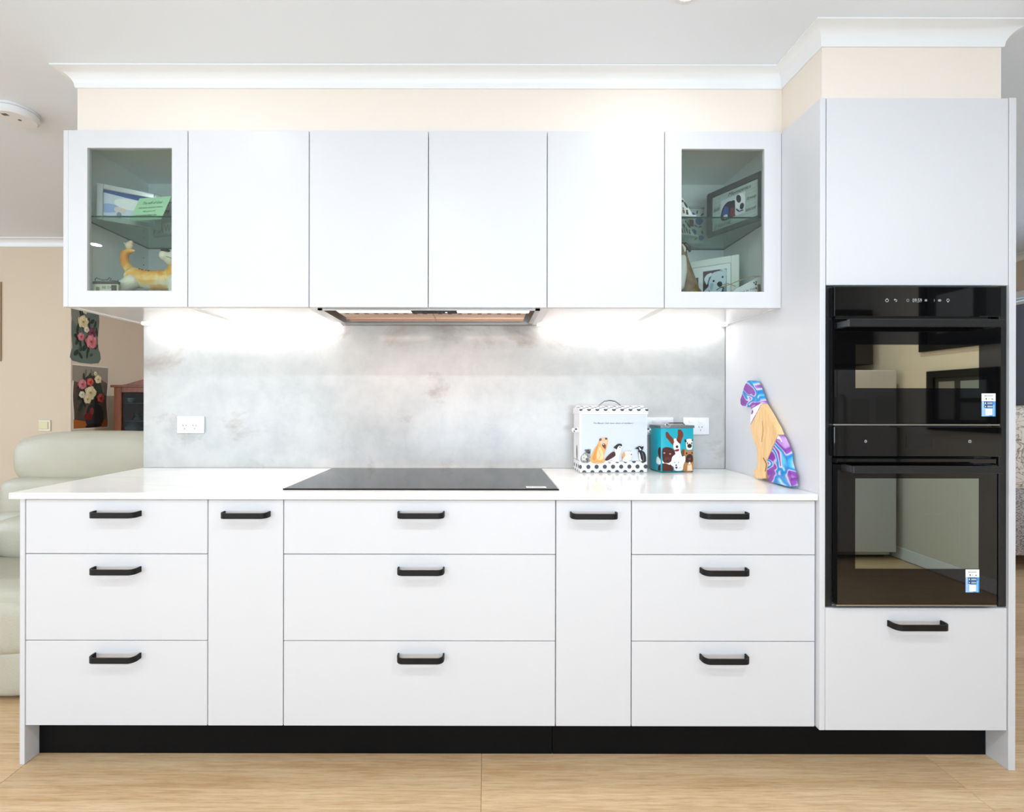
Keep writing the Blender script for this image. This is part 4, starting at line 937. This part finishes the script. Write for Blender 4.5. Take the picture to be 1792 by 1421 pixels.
# ------------------------------------------------------------------ ceiling things
sd = thing('smoke_alarm', 'round white smoke alarm on the ceiling at the left', 'smoke alarm', (-2.03, 1.955, CZ))
M().lathe([(.071, 0), (.0735, -.006), (.0735, -.010), (.070, -.0105)], (-2.03, 1.955, CZ-.0003), 36).build('base', WHITE_PL, sd, smooth=True)
M().lathe([(.0675, -.0108), (.071, -.014), (.070, -.032), (.062, -.040), (.030, -.041), (.0, -.041)], (-2.03, 1.955, CZ), 36).build('cover', WHITE_PL, sd, smooth=True)
m = M()
for k in range(5): m.box(-2.055+k*.005, -2.0525+k*.005, 1.91, 1.925, CZ-.0416, CZ-.0408)
m.cyl((-2.02, 1.955, CZ-.0418), (-2.02, 1.955, CZ-.041), .006)
m.build('vent_slots', SLOT, sd)['kind'] = 'stuff'
dl = [(-1.02, 1.27, .75, 'downlight in the ceiling above the left end of the bench'), (.62, 1.375, 1.0, 'downlight in the ceiling above the right of the cooktop'),
      (-1.5, .2, 5, 'unseen fill downlight added to the ceiling, left of the row near the photographer'), (-.3, .2, 7.5, 'unseen fill downlight added to the ceiling, middle of the row near the photographer'), (.9, .2, 10, 'unseen fill downlight added to the ceiling, right of the row near the photographer'),  # row added to brighten the floor and benchtop
      (-1.6, -1.7, 9, 'unseen fill downlight added to the ceiling, left of the row by the windows'), (0, -1.7, 9, 'unseen fill downlight added to the ceiling, middle of the row by the windows'), (1.6, -1.7, 9, 'unseen fill downlight added to the ceiling, right of the row by the windows'),  # row added for light bounced up to the ceiling
      (2.6, -.1, 6, 'downlight in the ceiling in front of the fridge'), (-3.11, -.15, 8, 'downlight in the living room ceiling, mirrored in the left glass door'),
      (-3.4, 1.4, 6, 'downlight in the living room ceiling beyond the recliner'), (-1.3, 3.7, 22, 'unseen fill downlight added to the living room ceiling behind the splashback wall')]  # last lamp added to light the poster wall
for x, y, pw_, lb in dl:
    q = thing('downlight', 'round white '+lb, 'downlight', (x, y, CZ), 0, 'recessed ceiling downlights')
    M().lathe([(.036, -.001), (.038, -.004), (.047, -.003), (.049, 0)], (x, y, CZ-.0002), 32).build('trim_ring', WHITE_PL, q, smooth=True)
    M().lathe([(.0, -.0015), (.0365, -.0015), (.0365, 0), (.0, 0)], (x, y, CZ-.0003), 28).build('lens', LENS, q)
    s_ = bpy.data.lights.new('downlight_beam', 'AREA'); s_.energy = pw_*DOWNLIGHT_K; s_.shape = 'DISK'; s_.size = .07; s_.color = (.86, .935, 1)
    o = bpy.data.objects.new('downlight_beam', s_); COL.objects.link(o); o.parent = q; o.location = (0, 0, -.006)

# ------------------------------------------------------------------ living room at the left
rc = thing('recliner', 'cream leather recliner armchair behind the left end of the bench', 'armchair', (-2.17, 2.2, 0))
M().pillow((-2.165, 2.56, .915), .440, .14, .153, .58, .5).build('headrest', LEATHER, rc, smooth=True)
M().pillow((-2.165, 2.53, .705), .455, .15, .125, .34, .36).build('back_cushion', LEATHER, rc, smooth=True)
M().pillow((-2.165, 2.50, .55), .460, .16, .11, .34, .36).build('back_cushion', LEATHER, rc, smooth=True)
M().pillow((-2.165, 2.34, .545), .33, .12, .115, .6, .45).build('lumbar_cushion', LEATHER, rc, smooth=True)
M().pillow((-2.165, 2.14, .375), .34, .29, .085, .3, .25).build('seat_cushion', LEATHER, rc, smooth=True)
M().pillow((-2.165, 1.93, .300), .34, .10, .118, .45, .3).build('front_roll', LEATHER, rc, smooth=True)
M().pillow((-2.165, 1.935, .115), .34, .09, .105, .36, .25).build('footrest', LEATHER, rc, smooth=True)
for x in (-2.585, -1.75): M().pillow((x, 2.2, .32), .085, .36, .29, .4, .35).build('armrest', LEATHER, rc, smooth=True)
M().box(-2.46, -1.87, 1.90, 2.62, .0, .05, .004).build('base', BLACKT, rc)
M().box(-2.55, -1.78, 2.42, 2.66, .06, .80, .03, seg=3).build('back_shell', LEATHER, rc, smooth=True)

sw = thing('light_switch', 'cream light switch on the beige living room wall', 'switch', (PX(77, 3.49), 3.5, PZ(747, 3.49)))
M().box(PX(67, 3.49), PX(87.5, 3.49), 3.492, 3.4998, PZ(756, 3.49), PZ(736.5, 3.49), .002).build('plate', mat('cream_plastic', (214, 206, 184), .4), sw)
M().box(PX(68, 3.49), PX(84, 3.49), 3.487, 3.4918, PZ(752, 3.49), PZ(739.5, 3.49), .002).build('rocker', mat('yellowed_plastic', (208, 198, 152), .4), sw)
wp = thing('framed_picture', 'pale framed picture at the left edge on the beige living room wall', 'picture', (-4.0, 3.5, PZ(632, 3.49)))
z0, z1 = PZ(633, 3.48), PZ(494, 3.48)
M().frame(-4.25, PX(0.5, 3.49), z0, z1, .022, 3.490, 3.4998, .001).build('frame', mat('tan_frame', (150, 128, 98), .4), wp)
M().box(-4.235, PX(0.5, 3.49)-.015, 3.494, 3.4990, z0+.015, z1-.015).build('picture', pm('#d9d2c4'), wp)

def poster(name, label, y0, y1, z0, z1, bgm, paint, border):
    o = thing(name, label, 'poster', (-3.2165, (y0+y1)/2, z0), 0, 'unframed flower posters on the passage wall')
    n = 16; pts = []
    wv = lambda t: .005*math.sin(t*9)
    L = [(y0+wv(k/n), z0+(z1-z0)*k/n) for k in range(n+1)]; Rr = [(y1+wv(k/n+.1)*1.3, z0+(z1-z0)*k/n) for k in range(n+1)]
    pl = L+Rr[::-1]
    M().prism([(-3.2165, a, b_) for a, b_ in pl], (.0016, 0, 0)).build('sheet', pm('#d8d2c6') if border else bgm, o)
    d = Decal((-3.2148, 0, 0), (0, 1, 0), (0, 0, 1), None, .00012)
    if border:
        bw = .010; L2 = [(a+bw, min(max(b_, z0+bw), z1-bw)) for a, b_ in L]; R2 = [(a-bw, min(max(b_, z0+bw), z1-bw)) for a, b_ in Rr]
        d.poly(L2+R2[::-1], bgm)
    d.f = lambda a, b: (y0+(y1-y0)*a, z0+(z1-z0)*b)
    paint(d, (z1-z0)/(y1-y0)); d.build('flower_print', o); return o
def rose(d, cx, cy, r_, asp, cols):
    ry = r_/asp
    d.ell(cx, cy, r_, ry, cols[0], wob=.10, n=24)
    for k in range(7):
        a = k*2.4; q = r_*.55; d.ell(cx+q*math.cos(a), cy+q*math.sin(a)/asp, r_*.45, ry*.36, cols[1+k % 2], math.degrees(a)+70, 12)
    for k in range(4):
        a = k*1.7+.5; q = r_*.25; d.ell(cx+q*math.cos(a), cy+q*math.sin(a)/asp, r_*.34, ry*.24, cols[k % 3], math.degrees(a)+80, 10)
    d.ell(cx, cy, r_*.2, ry*.2, cols[3])
def leaves(d, lst, asp, c='#2d3b34'):
    for x, y, a, s_ in lst: d.ell(x, y, s_, s_*.42/1, c, a, 10)
CRM = ['#c9b98e', '#e0d4b0', '#d2c294', '#9a8650']; PNK = ['#b4606a', '#d48a8e', '#c4727a', '#8a3a48']; DPK = ['#5c2d42', '#7a3f56', '#682f48', '#3e1e30']; WHT = ['#c8c2aa', '#e4e0cc', '#d6d0b6', '#a49a70']; RED = ['#a8403a', '#d0685c', '#be5248', '#76221e']
def paint1(d, asp):
    d.poly([(0, 0), (1, 0), (1, .25), (.6, .2), (.2, .3), (0, .2)], '#5d6d64', 3); d.poly([(0, .7), (.3, .6), (.2, .95), (0, 1)], '#7a7d72', 3)
    leaves(d, [(.2, .35, 40, .12), (.3, .27, 100, .11), (.45, .24, 20, .12), (.6, .22, 60, .10), (.15, .14, 20, .11), (.3, .10, 150, .09), (.55, .14, 80, .09), (.85, .66, 60, .10), (.92, .55, 110, .09), (.75, .72, 20, .09), (.62, .68, 100, .1), (.9, .28, 30, .08), (.2, .55, 70, .1), (.15, .42, 170, .09), (.4, .86, 60, .08), (.3, .82, 120, .07)], asp, '#26362f')
    leaves(d, [(.25, .2, 60, .07), (.48, .3, 120, .08), (.8, .6, 30, .07), (.7, .13, 10, .07)], asp, '#3d5046')
    rose(d, .72, .52, .16, asp, DPK); rose(d, .38, .68, .20, asp, CRM); rose(d, .50, .56, .10, asp, WHT); rose(d, .44, .87, .09, asp, CRM); rose(d, .28, .42, .13, asp, PNK); rose(d, .66, .36, .22, asp, PNK)
def paint2(d, asp):
    d.poly([(0, .75), (.3, .7), (.7, .82), (1, .72), (1, .985), (0, .985)], '#8d8376', 0)
    d.poly([(.03, .02), (.97, .02), (.97, .14), (.6, .10), (.3, .13), (.03, .16)], '#a05a26', 0); d.poly([(.40, .06), (.36, .2), (.45, .38), (.75, .38), (.86, .22), (.80, .06)], '#2c2c2e', 3); d.ell(.52, .28, .06, .06, '#7a352c')
    d.ell(.42, .2, .11, .055, '#6b1f1c'); d.poly([(.35, .05), (.55, .09), (.8, .06), (.75, .03), (.4, .02)], '#1e1816', 2); d.poly([(.3, .42), (.2, .55), (.25, .75), (.5, .85), (.75, .75), (.85, .5), (.7, .40)], '#352c2a', 3)
    leaves(d, [(.22, .36, 50, .1), (.3, .42, 120, .09), (.2, .5, 20, .09), (.75, .6, 60, .1), (.82, .52, 110, .08), (.7, .68, 30, .09), (.3, .8, 100, .08), (.45, .82, 60, .08), (.6, .52, 10, .09), (.58, .42, 90, .08), (.15, .66, 40, .06)], asp, '#2b3a30')
    leaves(d, [(.35, .88, 80, .06), (.5, .9, 100, .05), (.65, .88, 70, .05)], asp, '#6d6a58')
    rose(d, .25, .70, .12, asp, PNK); rose(d, .46, .74, .10, asp, RED); rose(d, .68, .79, .10, asp, CRM); rose(d, .6, .88, .05, asp, CRM); rose(d, .22, .54, .08, asp, WHT); rose(d, .45, .57, .16, asp, CRM); rose(d, .36, .47, .11, asp, CRM); rose(d, .73, .49, .11, asp, RED)
poster('flower_poster', 'green grey rose poster with curled edge, upper of two on the passage wall', 3.508, 3.748, PZ(632, 3.51), 2.02, POSTG, paint1, False)
poster('flower_poster', 'brown still-life poster of a bouquet with white border, lower of two', 3.512, 3.842, PZ(754, 3.51), PZ(638, 3.51), POSTB, paint2, True)

YC = 3.72
cb = thing('curio_cabinet', 'cherry wood curio cabinet with glass door and arched crest', 'cabinet', (-2.78, YC+.17, 0))
cx0, cx1 = PX(199, YC), PX(199, YC)+.66; zt = PZ(676, YC)
M().box(cx0+.01, cx0+.025, YC+.02, YC+.33, .0, zt).box(cx1-.025, cx1-.01, YC+.02, YC+.33, 0, zt).box(cx0+.01, cx1-.01, YC+.315, YC+.33, 0, zt).box(cx0+.01, cx1-.01, YC+.02, YC+.33, .02, .05).box(cx0+.01, cx1-.01, YC+.02, YC+.33, zt-.02, zt).build('body', CHERRY, cb)
cd = M().frame(cx0, cx1, .06, zt-.005, .05, YC, YC+.022, .003, fwx=.062).build('door', CHERRY, cb)
M().box(cx0+.06, cx1-.06, YC+.010, YC+.014, .108, zt-.052).build('glass_pane', DIMPANE, cd)
n = 14; W = cx1-cx0+.03; prf = [(cx0-.015+W*k/n, zt-.005+.010+(.055*max(0, math.sin((k/n-.12)/.76*math.pi))**1.5 if .12 < k/n < .88 else 0)) for k in range(n+1)]
M().prism([(cx0-.015, YC-.012, zt-.012)]+[(a, YC-.012, b_) for a, b_ in prf]+[(cx1+.015, YC-.012, zt-.012)], (0, .03, 0)).box(cx0-.018, cx1+.018, YC-.016, YC+.335, zt-.014, zt+.004, .003).build('crest', CHERRY, cb)
M().box(cx0+.03, cx1-.03, YC+.306, YC+.314, .1, zt-.03).build('mirror_back', mat('smoky_glass_back', (44, 47, 48), .45, spec=.2), cb)
shz = [PZ(738, YC), PZ(706, YC), PZ(757, YC), .6]
for z in shz: M().box(cx0+.026, cx1-.026, YC+.04, YC+.30, z-.006, z).build('shelf', mat('dark_shelf', (38, 36, 36), .3), cb)
def pot(name, label, px, pw, z, prof, m, YY):
    x = PX(px, YY); s_ = pw*YY/F/2
    o = M().lathe([(a*s_, b_*s_) for a, b_ in prof], (x, YY, z+.0004), 20).build(name, m, smooth=True, loc=(x, YY, z)); tag(o, label, 'ornament', 'ornaments in the curio cabinet')
YK = YC+.088
pot('glass_bowl', 'cut glass bowl on the top shelf of the curio cabinet', 228, 14, shz[1], [(.35, 0), (.4, .1), (.8, .6), (1, 1.2), (.92, 1.2), (.7, .6), (0, .25)], mat('cut_glass', (190, 198, 200), .1, .6), YK)
pot('silver_jug', 'dark silver jug on the middle shelf of the curio cabinet', 241, 16, shz[0], [(.9, 0), (1, .15), (.95, .5), (.6, .9), (.62, 1.3), (.95, 1.7), (.88, 1.7), (.5, 1.25), (0, .3)], mat('tarnished_silver', (74, 74, 70), .25, .8), YK)
pot('china_dish', 'grey lidded dish on the lower shelf of the curio cabinet', 235, 28, shz[2], [(.5, 0), (.9, .25), (1, .55), (.92, .6), (.6, .95), (.15, 1.05), (.1, 1.12), (0, 1.12)], mat('grey_china', (88, 96, 100), .25), YK)

# ------------------------------------------------------------------ living room at the right
ar = thing('floral_armchair', 'floral fabric armchair with woven base beyond the oven tower', 'armchair', (4.1, 3.4, 0))
M().pillow((4.12, 3.42, 1.02), .32, .12, .20, .5, .4).build('backrest', FLORAL, ar, smooth=True)
M().pillow((4.12, 3.40, .78), .32, .11, .20, .35, .3).build('back_cushion', FLORAL, ar, smooth=True)
M().box(3.80, 4.44, 3.28, 3.9, .12, .62, .03, seg=2).build('base', WEAVE, ar, smooth=True)
for x in (3.84, 4.38):
    for y in (3.33, 3.84): M().cyl((x, y, 0), (x, y, .13), .02, .028).build('leg', BLACKT, ar)
bl = thing('roller_blind', 'grey blue blind with white rail in the far right window', 'blind', (4.47, 3.7, 1.2))
M().box(4.474, 4.478, 2.92, 4.58, .52, PZ(531, 3.8), 0).build('fabric', BLIND, bl)
M().box(4.462, 4.488, 2.90, 4.60, PZ(532, 3.8), PZ(527, 3.8), .002).build('rail', WHITE_TR, bl)
M().box(4.455, 4.499, 2.88, 4.62, PZ(521, 3.8), PZ(509, 3.8), .004).build('pelmet', WHITE_TR, bl)

# ------------------------------------------------------------------ across the kitchen: what the oven glass mirrors
fr = thing('fridge', 'white fridge across the kitchen mirrored in the oven glass', 'fridge', (2.78, -.93, 0))
M().box(2.30, 3.24, -1.30, -.62, .02, 1.50, .006).build('body', WHITE, fr); M().box(2.32, 3.22, -1.25, -.65, 0, .02).build('base', BLACKT, fr)
for a, b_ in ((2.302, 2.765), (2.775, 3.238)):
    q = M().box(a, b_, -.618, -.56, .06, 1.495, .006).build('door', WHITE, fr)
    hx = 2.735 if a < 2.5 else 2.805
    M().tube([(hx, -.56, .7), (hx, -.525, .72), (hx, -.525, 1.28), (hx, -.56, 1.3)], .009).build('handle', STEEL, q, smooth=True)
    for k in range(2):
        x = a+.10+k*.2; M().box(x, x+.14, -.5598, -.5588, 1.05+k*.04, 1.27+k*.02).build('paper_note', pm('#b9bcbc'), q)
tc = thing('dark_cupboard', 'dark timber cupboard on the wall above the fridge, mirrored in the upper oven', 'cupboard', (2.78, -1.0, 1.56))
M().box(2.30, 3.24, -1.34, -.80, 1.56, 2.02, .004).build('body', mat('dark_walnut', (30, 27, 26), .4), tc)
for a, b_ in ((2.302, 2.768), (2.772, 3.238)): M().box(a, b_, -.7995, -.78, 1.562, 2.018, .002).build('door', mat('dark_walnut_door', (26, 24, 23), .4), tc)
struct(M().box(2.2, 3.3, -1.36, -1.345, 0, CZ).build('wall_recess', WALLP))
def art(label, y0, y1, z0, z1, pics):
    a = thing('framed_picture', label, 'picture', (3.3, (y0+y1)/2, z0), 0, 'black framed pictures on the kitchen side wall')
    m = M(); f = .05
    for p, q, r_, s_ in ((y0, y0+f, z0, z1), (y1-f, y1, z0, z1), (y0+f, y1-f, z0, z0+f), (y0+f, y1-f, z1-f, z1)): m.box(3.272, 3.2995, p, q, r_, s_)
    m.build('frame', BLACKM, a); M().box(3.288, 3.2990, y0+f, y1-f, z0+f, z1-f).build('mount', pm('#2a2a2c'), a)
    for p, q, r_, s_, c_ in pics: M().box(3.285, 3.2879, p, q, r_, s_).build('print', pm(c_), a)
art('tall black frame with several prints, upper on the kitchen side wall', -.42, .42, 1.62, 2.16, [(-.30, -.05, 1.74, 2.02, '#8a8c8c'), (.03, .30, 1.72, 2.05, '#5a5a5a')])
art('black frame with flower prints, lower on the kitchen side wall', -.36, .10, 1.04, 1.47, [(-.28, -.17, 1.12, 1.39, '#7c7c7a'), (-.13, .03, 1.12, 1.24, '#6e7070'), (-.13, .03, 1.27, 1.39, '#788488')])
